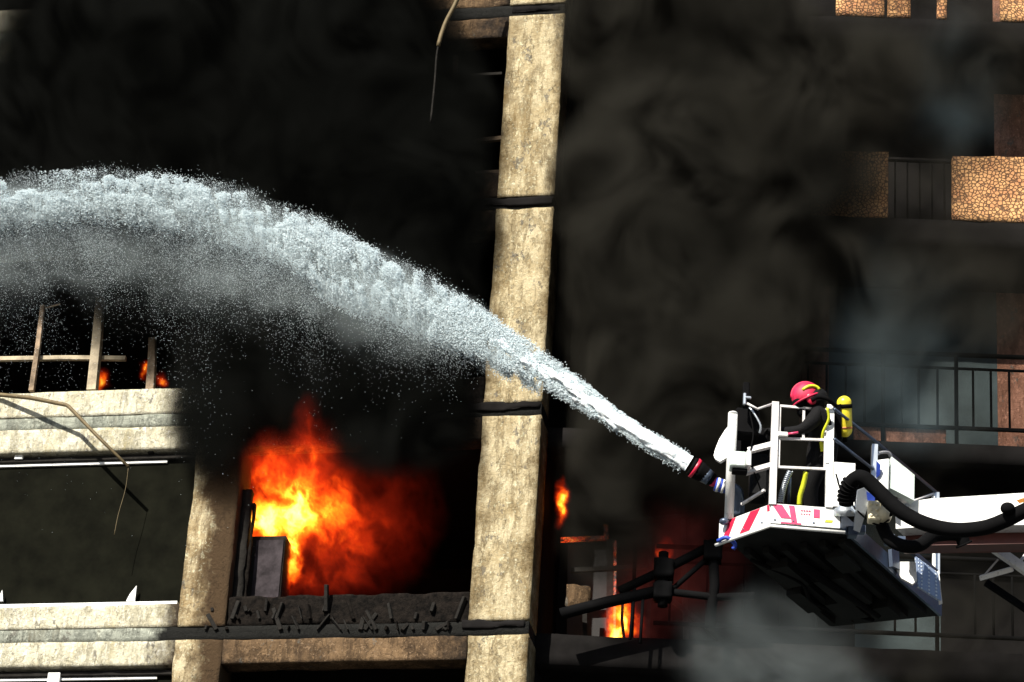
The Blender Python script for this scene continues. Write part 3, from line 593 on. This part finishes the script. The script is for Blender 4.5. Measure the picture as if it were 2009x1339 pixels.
# ------------------------------------------------------------------ firefighter
def person():
    D0 = 33.05
    P = lambda x, y, dd=0.0: at(x, y, D0+dd)
    base = P(1600, 1000)
    J = {}
    def zfloor(x, dd):
        y = 1012.0
        for _ in range(30):
            q = P(x, y, dd); y += (q[2]-(ZF-.055))*160
        return P(x, y, dd)
    J['pel'] = P(1612, 900); J['spine'] = P(1617, 862); J['chest'] = P(1613, 822, -.02); J['neck'] = P(1598, 798, -.02); J['head'] = P(1586, 781, -.02); J['crown'] = P(1578, 768, -.02)
    J['hipL'] = P(1604, 912, -.10); J['hipR'] = P(1612, 912, .12); J['kneeL'] = P(1588, 958, -.13); J['kneeR'] = P(1606, 960, .12)
    fL_, fR_ = zfloor(1597, -.16), zfloor(1615, .12)
    J['ankL'] = fL_+np.array([0, 0, .12]); J['ankR'] = fR_+np.array([0, 0, .12]); J['toeL'] = fL_+np.array([-.19, -.05, .05]); J['toeR'] = fR_+np.array([-.19, -.05, .05])
    J['shL'] = P(1606, 815, -.22); J['shR'] = P(1608, 818, .2); J['elL'] = P(1575, 845, -.24); J['elR'] = P(1578, 850, .18); J['wrL'] = P(1530, 848, -.1); J['wrR'] = P(1528, 852, .12)
    J['paL'] = P(1516, 846, -.08); J['paR'] = P(1514, 850, .1)
    rad = dict(pel=.17, spine=.165, chest=.19, neck=.075, head=.105, crown=.09, hipL=.12, hipR=.12, kneeL=.085, kneeR=.085, ankL=.06, ankR=.06, toeL=.045, toeR=.045, shL=.095, shR=.095, elL=.062, elR=.062, wrL=.04, wrR=.04, paL=.036, paR=.036)
    E = [('pel', 'spine'), ('spine', 'chest'), ('chest', 'neck'), ('neck', 'head'), ('head', 'crown'), ('pel', 'hipL'), ('pel', 'hipR'), ('hipL', 'kneeL'), ('hipR', 'kneeR'), ('kneeL', 'ankL'), ('kneeR', 'ankR'), ('ankL', 'toeL'), ('ankR', 'toeR'), ('chest', 'shL'), ('chest', 'shR'), ('shL', 'elL'), ('shR', 'elR'), ('elL', 'wrL'), ('elR', 'wrR'), ('wrL', 'paL'), ('wrR', 'paR')]
    for s in 'LR':
        pa = J['pa'+s]; d = J['pa'+s]-J['wr'+s]; d = d/np.linalg.norm(d)
        for k, ln in enumerate((.045, .05, .047, .04)):
            side = np.array([0, (k-1.5)*.022, 0]); a_, b_ = 'f%s%da' % (s, k), 'f%s%db' % (s, k)
            J[a_] = pa+d*(.02+ln)+side; J[b_] = J[a_]+np.array([0, 0, -.035])+d*.012; rad[a_] = .0095; rad[b_] = .0085; E += [('pa'+s, a_), (a_, b_)]
        J['t'+s] = J['wr'+s]*.3+pa*.7+np.array([0, -.035, .03]); rad['t'+s] = .011; E.append(('wr'+s, 't'+s))
    names = list(J); me = bpy.data.meshes.new('person'); me.from_pydata([tuple(J[n]-base) for n in names], [(names.index(a), names.index(b)) for a, b in E], [])
    o = bpy.data.objects.new('person', me); sc.collection.objects.link(o); o.location = tuple(base); me.materials.append(M['jacket'])
    md = o.modifiers.new('skin', 'SKIN'); md.use_smooth_shade = True
    for i, n in enumerate(names):
        me.skin_vertices[0].data[i].radius = (rad[n], rad[n]); me.skin_vertices[0].data[i].use_root = n == 'pel'
    o.modifiers.new('sub', 'SUBSURF').levels = 1; o.modifiers['sub'].render_levels = 2
    tag(o, 'firefighter in black gear and red helmet leaning forward inside the cage', 'person')
    rel = lambda q: q-base
    # helmet: shell, crest, side strip, visor, neck curtain
    hc = rel(P(1582, 779, -.03)); rt = Matrix.Rotation(radians(-28), 4, 'Y') @ Matrix.Rotation(radians(10), 4, 'X')
    hel = ellipsoid('helmet', hc, (.152, .132, .15), 'helmet', o, cut=-.25, rot=rt, seg=32)
    Rm = np.array(rt.to_3x3())
    hl = lambda x, y, z: hc+Rm@np.array([x, y, z])
    tube('crest', [hl(.15*cos(a), 0, .152*sin(a)) for a in np.linspace(.1, pi-.3, 14)], .012, 'helmet', hel, 8)
    tube('side_strip', [hl(.10*cos(a)+.02, -.127+.02*abs(cos(a)), .065*sin(a)+.0) for a in np.linspace(-.1, pi*.7, 10)], .017, 'hiviz', hel, 6)
    tube('brim', [hl(.165*cos(a), .145*sin(a), -.035) for a in np.linspace(pi*.5, pi*2.0, 22)], .011, 'helmet', hel, 6)
    ellipsoid('visor', hl(-.095, 0, -.035), (.075, .105, .07), 'black', hel, rot=rt)
    ellipsoid('ear_guard', hl(.0, -.118, -.06), (.05, .022, .065), 'red', hel, rot=rt)
    ellipsoid('breathing_mask', hl(-.10, 0, -.13), (.06, .06, .06), 'black', hel, rot=rt)
    ellipsoid('neck_curtain', hl(.07, -.02, -.06), (.13, .12, .11), 'jacket', o, rot=rt)
    # reflective strips wrapped round jacket and trousers
    def band(name, c, r1, r2, h, axis, mat='hiviz', parent=o):
        axv = Vector(axis).normalized(); rq = axv.to_track_quat('Z', 'Y').to_matrix().to_4x4(); bm = bmesh.new(); n = 28
        ring = [[bm.verts.new((cos(2*pi*k/n)*r1, sin(2*pi*k/n)*r2, z)) for k in range(n)] for z in (-h, h)]
        for k in range(n): bm.faces.new((ring[0][k], ring[0][(k+1) % n], ring[1][(k+1) % n], ring[1][k]))
        bmesh.ops.solidify(bm, geom=bm.faces[:], thickness=.006)
        bm.transform(Matrix.Translation(Vector(c)) @ rq); return from_bm(name, bm, mat, parent, True)
    plate('jacket_strip', [rel(P(1608, 868, -.23)), rel(P(1624, 866, -.23)), rel(P(1626, 884, -.23)), rel(P(1610, 886, -.23))], .03, 'hiviz', o)
    band('cuff_strip', rel(J['wrL']), .052, .052, .02, J['elL']-J['wrL'])
    q = [rel(P(1623, 800, -.27)), rel(P(1626, 822, -.27)), rel(P(1615, 848, -.26)), rel(P(1612, 872, -.22))]
    tube('shoulder_strap', spline(q, 4), .014, 'hiviz', o, 6)
    tube('shoulder_hose', spline([rel(P(1592, 786, -.2)), rel(P(1606, 779, -.2)), rel(P(1625, 784, -.2)), rel(P(1640, 798, -.15))], 5), .022, 'black', o, 8)
    tube('yellow_strap', spline([rel(P(1581, 926, -.4)), rel(P(1577, 948, -.4)), rel(P(1570, 972, -.4)), rel(P(1568, 992, -.4))], 5), .026, 'hiviz', o, 6)
    # air cylinder worn on the back
    c0, c1 = P(1658, 858, .05), P(1656, 777, .05); cy = thing('air_cylinder', c0, 'yellow breathing air cylinder carried on the firefighter\'s back', 'air cylinder')
    d = c1-c0; r = .074
    body = [c0*0+d*t for t in (0, .04, .09, .15, .5, .86, .91, .955, .985, 1.0)]
    tube('bottle', body, [.03, .05, .066, r, r, r, .066, .05, .03, .012], 'yellow', cy, 24)
    tube('band', [d*.70, d*.80], r+.006, 'black', cy, 24); tube('band', [d*.2, d*.25], r+.003, plain('orange_tape', (.5, .16, .04), .6), cy, 24)
    tube('valve', [d*-.12, d*0], .025, 'black', cy, 10)
    plate('back_plate', [rel(P(1632, 800, .05)), rel(P(1648, 792, .05)), rel(P(1650, 862, .05)), rel(P(1634, 868, .05))], .16, 'black', o)
person()

# ------------------------------------------------------------------ water jet
CL = [(1352, 910, 33.05, 19), (1290, 872, 33.2, 17), (1215, 827, 33.5, 17), (1140, 774, 33.8, 23), (1062, 722, 34.1, 30), (960, 660, 34.5, 39), (850, 603, 34.9, 52), (700, 533, 35.4, 58), (560, 460, 35.9, 55), (400, 408, 36.5, 54), (220, 384, 37.1, 50), (60, 390, 37.6, 50), (-160, 420, 38.3, 52)]
sp_ = spline([np.array(c, float) for c in CL], 20); cl = np.array(sp_); seglen = np.r_[0, np.cumsum(np.hypot(np.diff(cl[:, 0]), np.diff(cl[:, 1])))]
jet = thing('water_jet', at(1352, 910, 33.05), 'white arcing jet of water from the cannon breaking into spray', 'water jet')
jo = at(1352, 910, 33.05)
def curve(s): return np.stack([np.interp(s, seglen, cl[:, k]) for k in range(4)], -1)
# solid part close to the nozzle
ss = np.linspace(0, 470, 200); cc = curve(ss); V = []; Fc = []; ns = 28
for i, (x, y, d, h) in enumerate(cc):
    t = curve(np.array([ss[i]+2]))[0]-curve(np.array([max(0, ss[i]-2)]))[0]; tn = np.array([t[0], t[1]])/np.hypot(t[0], t[1]); nx, ny = -tn[1], tn[0]
    rpx = h*(.86 if ss[i] < 150 else max(.10, .86-(ss[i]-150)/430.))
    for k in range(ns):
        a = 2*pi*k/ns; wob = 1+(.12+.9*(ss[i]/470)**1.2)*2*(float(fbm(np.array([[ss[i]*.05, cos(a)*2.4+5, sin(a)*2.4+9]]), 5)[0])-.5)*2
        V.append(at(x+nx*cos(a)*rpx*wob, y+ny*cos(a)*rpx*wob, d+sin(a)*rpx*wob*d/FPX)-jo)
for i in range(len(ss)-1):
    for k in range(ns): k2 = (k+1) % ns; Fc.append((i*ns+k, i*ns+k2, (i+1)*ns+k2, (i+1)*ns+k))
Fc.append(tuple(range(ns))); Fc.append(tuple((len(ss)-1)*ns+k for k in range(ns))[::-1])
mk('solid_stream', V, Fc, 'core', jet, True)
# droplets: thrown round the centre line, thinning and falling
def emit(s, q, fall, rad, clump, thr, seed, fs, aniso=.7, wf=.38):
    c = curve(s); t = curve(s+3)-curve(s-3); L_ = np.hypot(t[:, 0], t[:, 1]); tx, ty = t[:, 0]/L_, t[:, 1]/L_
    a = rng.random(len(s))*2*pi; n1 = q*np.cos(a)*c[:, 3]; dd = q*np.sin(a)*c[:, 3]*.45
    x = c[:, 0]-ty*n1; y = c[:, 1]+tx*n1+fall; d = c[:, 2]+dd*c[:, 2]/FPX
    along = s+fall*.5; across = n1+fall*.8
    big = fbm(np.stack([along*fs*aniso+seed, across*fs+3, dd*fs*.12+7], 1), 3)
    fine = fbm(np.stack([along*fs*4*aniso+seed, across*fs*4+3, dd*fs*.6+7], 1), 3)
    keep = rng.random(len(s)) < np.clip(((1-wf)*big+wf*fine-thr)*clump, 0, 1)
    return np.stack([x, y, d, rad, tx, ty], 1)[keep]
SMAX = seglen[-1]; U = rng.random
def rad_(n, lo, hi): return lo+(hi-lo)*U(n)**2
D1, D2 = [], []
n = 130000; s = 110+U(n)*470; D1.append(emit(s, np.sqrt(U(n))*(.85+.3*U(n)), np.abs(rng.normal(0, 1, n))*np.clip((s-200)*.02, 0, 8), rad_(n, .0024, .0062), 8, .42, 0., .075, .45, .5))
n = 620000; s = 480+U(n)*(SMAX-480); D1.append(emit(s, np.sqrt(U(n))*(.75+.35*U(n)), rng.exponential(1, n)*5-2, rad_(n, .0022, .0062), 11, .53, 40., .036, .5, .58))
n = 24000; s = 10+U(n)*330; D2.append(emit(s, .80+np.abs(rng.normal(0, .16, n)), np.abs(rng.normal(0, 4, n)), rad_(n, .002, .0045), 6, .42, 30., .09))
n = 50000; s = 250+U(n)*(SMAX-250); D2.append(emit(s, .9+np.abs(rng.normal(0, .18, n)), np.zeros(n), rad_(n, .0012, .0026), 3, .4, 60., .02))
n = 60000; s = 480+U(n)*(SMAX-480); D2.append(emit(s, np.sqrt(U(n))*1.05, rng.exponential(1, n)*8, rad_(n, .0015, .0032), 3, .42, 70., .03))
n = 290000; s = 450+(U(n)**.70)*(SMAX-450); k = np.clip((s-450)/600., 0, 1); D2.append(emit(s, np.sqrt(U(n)), rng.gamma(1.1, 1, n)*(14+56*k), rad_(n, .0009, .0021), 6, .475, 80., .016))
n = 90000; s = 330+U(n)*520; D2.append(emit(s, np.abs(rng.normal(0, .16, n)), 38+rng.normal(0, 7, n)+np.clip((s-330)*.06, 0, 30), rad_(n, .0018, .0045), 8, .47, 120., .04))
D1 = np.concatenate(D1); D2 = np.concatenate(D2); print('drops', len(D1), len(D2))
if len(D1) > 205000: D1 = D1[rng.permutation(len(D1))[:205000]]
if len(D2) > 230000: D2 = D2[rng.permutation(len(D2))[:230000]]
OCT = (np.array([(2.6, 0, 0), (-2.6, 0, 0), (0, 1, 0), (0, -.9, 0), (0, 0, 1), (0, 0, -1.1)]), np.array([(0, 2, 4), (0, 4, 3), (0, 3, 5), (0, 5, 2), (1, 4, 2), (1, 3, 4), (1, 5, 3), (1, 2, 5)]))
TET = (np.array([(1.3, 1.3, 1.3), (1.3, -1.3, -1.3), (-1.3, 1.3, -1.3), (-1.3, -1.3, 1.3)]), np.array([(0, 1, 2), (0, 3, 1), (0, 2, 3), (1, 3, 2)]))
def drop_mesh(name, DR, parent, shape):
    n = len(DR); x, y, d, r, tx, ty = DR.T; sv, sf = shape; nv, nf = len(sv), len(sf)
    P = CAM[None]+(FW[None]+RT[None]*((x-1004.5)/FPX)[:, None]+UP[None]*((669.5-y)/FPX)[:, None])*d[:, None]-jo[None]
    T = RT[None]*tx[:, None]-UP[None]*ty[:, None]+rng.normal(0, .35, (n, 3)); T /= np.linalg.norm(T, axis=1)[:, None]
    a = np.cross(T, rng.normal(0, 1, (n, 3))); a /= np.linalg.norm(a, axis=1)[:, None]; b = np.cross(T, a)
    V = (P[:, None]+r[:, None, None]*(sv[None, :, 0:1]*T[:, None]+sv[None, :, 1:2]*a[:, None]+sv[None, :, 2:3]*b[:, None])).reshape(-1, 3).astype(np.float32)
    F_ = (sf[None]+(np.arange(n)*nv)[:, None, None]).reshape(-1).astype(np.int32)
    me = bpy.data.meshes.new(name); me.vertices.add(n*nv); me.vertices.foreach_set('co', V.ravel()); me.loops.add(n*nf*3); me.loops.foreach_set('vertex_index', F_)
    me.polygons.add(n*nf); me.polygons.foreach_set('loop_start', np.arange(0, n*nf*3, 3, dtype=np.int32)); me.update(calc_edges=True); me.shade_smooth()
    me.materials.append(M['water']); o = link(bpy.data.objects.new(name, me), parent); o['kind'] = 'stuff'; return o
drop_mesh('broken_stream', D1, jet, OCT); drop_mesh('spray', D2, jet, TET)

# ------------------------------------------------------------------ smoke and flames: volumes grown from soft lobes and noise
def volume_object(name, frame, lobes, res, mat, noise=(1.0, 1.2, 5, .55), gain=4.0, stretch=(1, 1, 1), bias=0.0, dist=0.0, pad=1.05, ridged=False, hard=None, power=1.0):
    C = np.array([l[0] for l in lobes]); Rr = np.array([l[1] for l in lobes]); lo = (C-Rr*pad).min(0); hi = (C+Rr*pad).max(0)
    if hard is not None: lo = np.maximum(lo, hard[0]); hi = np.minimum(hi, hard[1])
    n = np.maximum(6, np.round((hi-lo)/np.array(res))).astype(int)
    me = bpy.data.meshes.new(name); ob = bpy.data.objects.new(name, me); sc.collection.objects.link(ob)
    ob.location = (frame.p0[0], frame.p0[1], 0); ob.rotation_euler = (0, 0, radians(frame.deg)); me.materials.append(mat)
    t = bpy.data.node_groups.new(name, 'GeometryNodeTree'); t.interface.new_socket('Geometry', in_out='OUTPUT', socket_type='NodeSocketGeometry')
    L_ = t.links.new; pos = t.nodes.new('GeometryNodeInputPosition').outputs[0]
    def vm(op, a, b):
        q = t.nodes.new('ShaderNodeVectorMath'); q.operation = op; L_(a, q.inputs[0])
        if b is not None: q.inputs[1].default_value = tuple(map(float, b))
        return q
    def mt(op, a, b, c=None):
        q = t.nodes.new('ShaderNodeMath'); q.operation = op
        for i, v in enumerate((a, b, c)):
            if v is None: continue
            if isinstance(v, (int, float)): q.inputs[i].default_value = float(v)
            else: L_(v, q.inputs[i])
        return q.outputs[0]
    # warp the positions a little so that lobes do not read as balls
    wn = t.nodes.new('ShaderNodeTexNoise'); wn.inputs['Scale'].default_value = noise[0]*.6; wn.inputs['Detail'].default_value = 3; L_(pos, wn.inputs['Vector'])
    wv = vm('SUBTRACT', wn.outputs['Color'], (.5, .5, .5)); ws = vm('MULTIPLY', wv.outputs[0], (dist, dist*.4, dist)); wp = t.nodes.new('ShaderNodeVectorMath'); wp.operation = 'ADD'; L_(pos, wp.inputs[0]); L_(ws.outputs[0], wp.inputs[1]); wpos = wp.outputs[0]
    acc = None
    for c, r, amp in lobes:
        d = vm('SUBTRACT', wpos, c); e = vm('DIVIDE', d.outputs[0], r); ln = t.nodes.new('ShaderNodeVectorMath'); ln.operation = 'LENGTH'; L_(e.outputs[0], ln.inputs[0])
        v = mt('MULTIPLY', mt('MAXIMUM', mt('SUBTRACT', 1.0, ln.outputs['Value']), 0.0), float(amp))
        v = mt('MULTIPLY', v, v); acc = v if acc is None else mt('ADD', acc, v)
    acc = mt('POWER', acc, .5*power)
    sc_, k, det, rgh = noise
    nz = t.nodes.new('ShaderNodeTexNoise'); nz.inputs['Scale'].default_value = sc_; nz.inputs['Detail'].default_value = det; nz.inputs['Roughness'].default_value = rgh; nz.inputs['Distortion'].default_value = .3
    sv = vm('MULTIPLY', wpos, stretch); L_(sv.outputs[0], nz.inputs['Vector']); f = nz.outputs[0]
    if ridged:
        f = mt('SUBTRACT', 1.0, mt('MULTIPLY', mt('ABSOLUTE', mt('SUBTRACT', f, .5), None), 8.0))
        f = mt('MAXIMUM', f, 0.0)
        n2 = t.nodes.new('ShaderNodeTexNoise'); n2.inputs['Scale'].default_value = sc_*.55; n2.inputs['Detail'].default_value = det; n2.inputs['Roughness'].default_value = .62; n2.inputs['Distortion'].default_value = .8; L_(sv.outputs[0], n2.inputs['Vector'])
        er = mt('MULTIPLY', mt('SUBTRACT', n2.outputs[0], .54), mt('MINIMUM', mt('MULTIPLY', acc, 5.0), 1.6))
        dv = mt('ADD', mt('MULTIPLY', acc, mt('ADD', .62, mt('MULTIPLY', f, k))), mt('MULTIPLY', er, .85))
    else:
        gate = mt('MINIMUM', mt('MULTIPLY', acc, 6.0), 1.0)
        dv = mt('MULTIPLY', mt('ADD', mt('ADD', acc, bias), mt('MULTIPLY', mt('SUBTRACT', f, .5), k)), gate)
    dv = mt('MULTIPLY', mt('MAXIMUM', dv, 0.0), gain)
    vc = t.nodes.new('GeometryNodeVolumeCube'); L_(dv, vc.inputs['Density']); vc.inputs['Min'].default_value = tuple(map(float, lo)); vc.inputs['Max'].default_value = tuple(map(float, hi))
    for ax_, nn in zip('XYZ', n): vc.inputs['Resolution '+ax_].default_value = int(nn)
    sm = t.nodes.new('GeometryNodeSetMaterial'); sm.inputs['Material'].default_value = mat; L_(vc.outputs[0], sm.inputs[0])
    go = t.nodes.new('NodeGroupOutput'); L_(sm.outputs[0], go.inputs[0])
    md = ob.modifiers.new('volume', 'NODES'); md.node_group = t
    print(name, n, int(np.prod(n)))
    return ob
def smoke_mat(name, col, aniso=0.0, step=1.0, vary=(.45, 1.5)):
    m = bpy.data.materials.new(name); m.use_nodes = True; t = m.node_tree; t.nodes.remove(t.nodes['Principled BSDF']); v = t.nodes.new('ShaderNodeVolumePrincipled')
    f = noise_fac(t, .7, 3, .6, (1, .4, 1), .36, .64, 1.6); t.links.new(mix(t, f, tuple(c*vary[0] for c in col), tuple(c*vary[1] for c in col)), v.inputs['Color'])   # sootier and paler strands; the tone noise also paints in billow shading
    v.inputs['Density'].default_value = 1.0; v.inputs['Anisotropy'].default_value = aniso
    t.links.new(v.outputs[0], t.nodes['Material Output'].inputs['Volume']); m.cycles.volume_step_rate = step; return m
def flame_mat(name, strength, dens=.6, stops=None, step=1.0):
    m = bpy.data.materials.new(name); m.use_nodes = True; t = m.node_tree; t.nodes.remove(t.nodes['Principled BSDF']); v = t.nodes.new('ShaderNodeVolumePrincipled')
    at_ = t.nodes.new('ShaderNodeAttribute'); at_.attribute_name = 'density'
    cr = t.nodes.new('ShaderNodeValToRGB'); e = cr.color_ramp.elements
    stops = stops or [(0, (.0, 0, 0)), (.10, (.045, .002, .0005)), (.24, (.22, .010, .001)), (.40, (.80, .07, .004)), (.56, (1.3, .26, .01)), (.72, (1.9, .85, .05)), (.88, (2.4, 1.6, .16)), (1.0, (2.8, 2.2, .5))]
    while len(e) < len(stops): e.new(.5)
    for el, (p_, c) in zip(e, stops): el.position = p_; el.color = (*c, 1)
    t.links.new(at_.outputs['Fac'], cr.inputs[0]); t.links.new(cr.outputs[0], v.inputs['Emission Color']); v.inputs['Emission Strength'].default_value = strength
    v.inputs['Color'].default_value = (.05, .02, .02, 1); v.inputs['Density'].default_value = dens
    t.links.new(v.outputs[0], t.nodes['Material Output'].inputs['Volume']); m.cycles.volume_step_rate = step; return m
SX, SZ = 44.7/FPX, 44.7/FPX/cos(PITCH)
def lobe(fr, x, y, out, rx, ry, rd, amp=1.0):
    c = fr(x, y, out); return (c, np.array([rx*SX, rd, ry*SZ]), amp)
dark = smoke_mat('black_smoke', (.0085, .009, .0082), step=2.5, vary=(.4, 1.8)); brown = smoke_mat('brown_black_smoke', (.028, .0265, .022), step=2.5, vary=(.22, 2.0)); grey = smoke_mat('grey_smoke', (.17, .195, .20), step=2.0); haze = smoke_mat('blue_smoke', (.22, .30, .34), step=2.0)
s1 = volume_object('smoke', FL, [lobe(FL, 640, 140, .5, 330, 330, .9), lobe(FL, 250, 120, .5, 400, 360, .9), lobe(FL, 60, 330, .4, 360, 250, .7), lobe(FL, 330, 480, .4, 270, 200, .7), lobe(FL, 600, 560, .45, 320, 300, .8), lobe(FL, 780, 640, .35, 180, 270, .6),
     lobe(FL, 800, 380, .4, 185, 290, .7), lobe(FL, 440, 740, .35, 125, 210, .55), lobe(FL, 620, 770, .2, 230, 115, .4, .8), lobe(FL, 880, 220, .3, 110, 180, .5, .6), lobe(FL, 780, 845, .32, 160, 105, .38, 1.3), lobe(FL, 870, 830, .25, 80, 90, .3, .9)], .11, dark, noise=(.85, .45, 5, .6), gain=16, dist=.5)
tag(s1, 'black smoke billowing up over the upper left bays', 'smoke', kind='stuff')
s2 = volume_object('smoke', FR, [lobe(FR, 1320, 60, 1.2, 250, 300, 1.4), lobe(FR, 1290, 420, 1.3, 220, 330, 1.4), lobe(FR, 1300, 760, 1.1, 200, 250, 1.2), lobe(FR, 1480, 260, 1.0, 210, 340, 1.2), lobe(FR, 1460, 600, 1.0, 190, 250, 1.2), lobe(FR, 1660, 160, .8, 230, 150, .9, .5), lobe(FR, 1590, 520, .7, 140, 110, .8, .5), lobe(FR, 1430, 880, .8, 180, 160, 1.0, .7), lobe(FR, 1200, 950, .8, 120, 200, .9, .8), lobe(FR, 1190, 520, .3, 110, 380, .8, .5), lobe(FR, 1650, 345, .6, 140, 120, .5, .48), lobe(FR, 1800, 0, .5, 260, 70, .35, .3), lobe(FR, 1900, 120, .6, 190, 170, .6, .3), lobe(FR, 1860, 560, .8, 330, 420, .5, .22), lobe(FR, 1830, 1180, .8, 330, 260, .5, .22)], .12, brown, noise=(.8, .9, 6, .62), gain=9, dist=.7)
tag(s2, 'dark brownish smoke rolling between the column and the balconies', 'smoke', kind='stuff')
s3 = volume_object('smoke', FR, [lobe(FR, 1500, 1330, 1.2, 210, 200, .8), lobe(FR, 1440, 1210, 1.1, 130, 120, .6, .5), lobe(FR, 1560, 1450, 1.2, 260, 160, .9)], .10, grey, noise=(.9, .8, 6, .6), gain=1.7, dist=1.2, power=1.6)
tag(s3, 'pale grey smoke drifting up at the bottom below the cage', 'smoke', kind='stuff')
s4 = volume_object('smoke', FR, [lobe(FR, 1740, 680, .5, 260, 280, .6, 1.1), lobe(FR, 1880, 170, .5, 200, 220, .6, .9), lobe(FR, 1760, 800, .5, 260, 140, .5, .9), lobe(FR, 1860, 620, .5, 160, 160, .5, .8)], .12, haze, noise=(.9, 1.0, 5, .6), gain=.9, dist=1.5, power=2.3)
tag(s4, 'thin bluish smoke veiling the balcony railing at right', 'smoke', kind='stuff')
FJ = Frame(at(600, 470, 35.7), math.degrees(math.atan2(*(at(1352, 910, 33.05)-at(-160, 420, 38.3))[[1, 0]])))
ml = []
for sv_ in np.linspace(420, SMAX, 30):
    x, y, d, h = curve(np.array([sv_]))[0]; k = min(1, (sv_-420)/700)
    ml.append((FJ.local(at(x, y+4, d)), np.array([70*SX*.8, h*SX*.7, h*1.15*SZ*.8]), 1.0))
    if sv_ > 560: ml.append((FJ.local(at(x-10, y+h*.8+60*k, d)), np.array([95*SX*.8, h*SX*.8, (60+95*k)*SZ*.8]), .38))
mist = volume_object('mist', FJ, ml, .045, smoke_mat('water_mist', (.84, .95, .97), step=1.5, vary=(1, 1)), noise=(3.2, 1.1, 6, .7), gain=1.5, stretch=(.7, .6, 1.1), dist=.35, power=1.4)
tag(mist, 'fine white mist drifting under the arc of the water jet', 'mist', kind='stuff')
fm = flame_mat('flame', 3.6, 1.2)
f1 = volume_object('flame', FL, [lobe(FL, 520, 1020, -.75, 82, 62, .3, 1.1), lobe(FL, 590, 990, -.75, 60, 95, .3, .98), lobe(FL, 573, 1085, -.75, 28, 95, .2, 1.0), lobe(FL, 545, 955, -.6, 115, 85, .3, .62), lobe(FL, 640, 1000, -.75, 105, 120, .35, .60), lobe(FL, 608, 900, .2, 75, 90, .3, .50), lobe(FL, 600, 840, .5, 34, 80, .25, .30), lobe(FL, 535, 905, .1, 75, 65, .3, .42), lobe(FL, 680, 1060, -.85, 120, 115, .4, .34), lobe(FL, 600, 1140, -.8, 150, 50, .3, .30), lobe(FL, 730, 1020, -.95, 160, 170, .4, .15)], (.015, .04, .015), fm, noise=(6.0, .8, 7, .7), gain=1.0, stretch=(1, .25, .8), dist=.35, ridged=True, power=1.25)  # faint last lobe paints the fire's red glow on the smoke as emission
tag(f1, 'large orange and yellow fire burning in the open bay', 'fire', kind='stuff')
for (fr, x, y, rx, ry, out, amp, lab) in ((FR, 1105, 985, 12, 45, -.2, .75, 'small narrow flame beside the foot of the column'), (FR, 1222, 1222, 32, 50, -.75, .85, 'bright flame at the bottom of the burning door frame'), (FR, 1303, 1085, 12, 30, -.7, .42, 'dim red flame behind the charred awning frame'),
        (FL, 203, 748, 13, 20, -.5, .7, 'tiny flame at the foot of the palest timber post'), (FL, 285, 722, 9, 20, -.4, .7, 'tiny flame beside the rightmost timber post'), (FL, 316, 746, 10, 15, -.4, .6, 'tiny flame low to the right of the timber frame')):
    q = volume_object('flame', fr, [lobe(fr, x, y, out, rx*1.3, ry*1.1, .14, amp), lobe(fr, x-rx*.3, y+ry*.4, out, rx, ry*.6, .12, amp)], .02, flame_mat('small_flame', 6.0 if fr is FR else 3.0, .8), noise=(7.5, .9, 5, .65), gain=1.0, stretch=(1, .4, .5), dist=.35, ridged=True)
    tag(q, lab, 'flame', 'small flames', kind='stuff')
q = volume_object('flame', FR, [lobe(FR, 1310, 1090, .0, 170, 170, .5, .34), lobe(FR, 1250, 1170, -.2, 110, 130, .5, .38), lobe(FR, 1390, 1000, .2, 90, 110, .4, .34)], .06, flame_mat('painted_smoke_glow', .5, 1.0, [(0, (0, 0, 0)), (.15, (.035, .007, .006)), (.35, (.16, .028, .02)), (1, (.5, .1, .05))]), noise=(2.2, .7, 5, .6), gain=1.0, stretch=(1, .4, .7), dist=.5, ridged=True)  # red emission painted in for smoke lit by the fire
tag(q, 'dull red emissive glow standing in for fire-lit smoke below the jet', 'fire', kind='stuff')
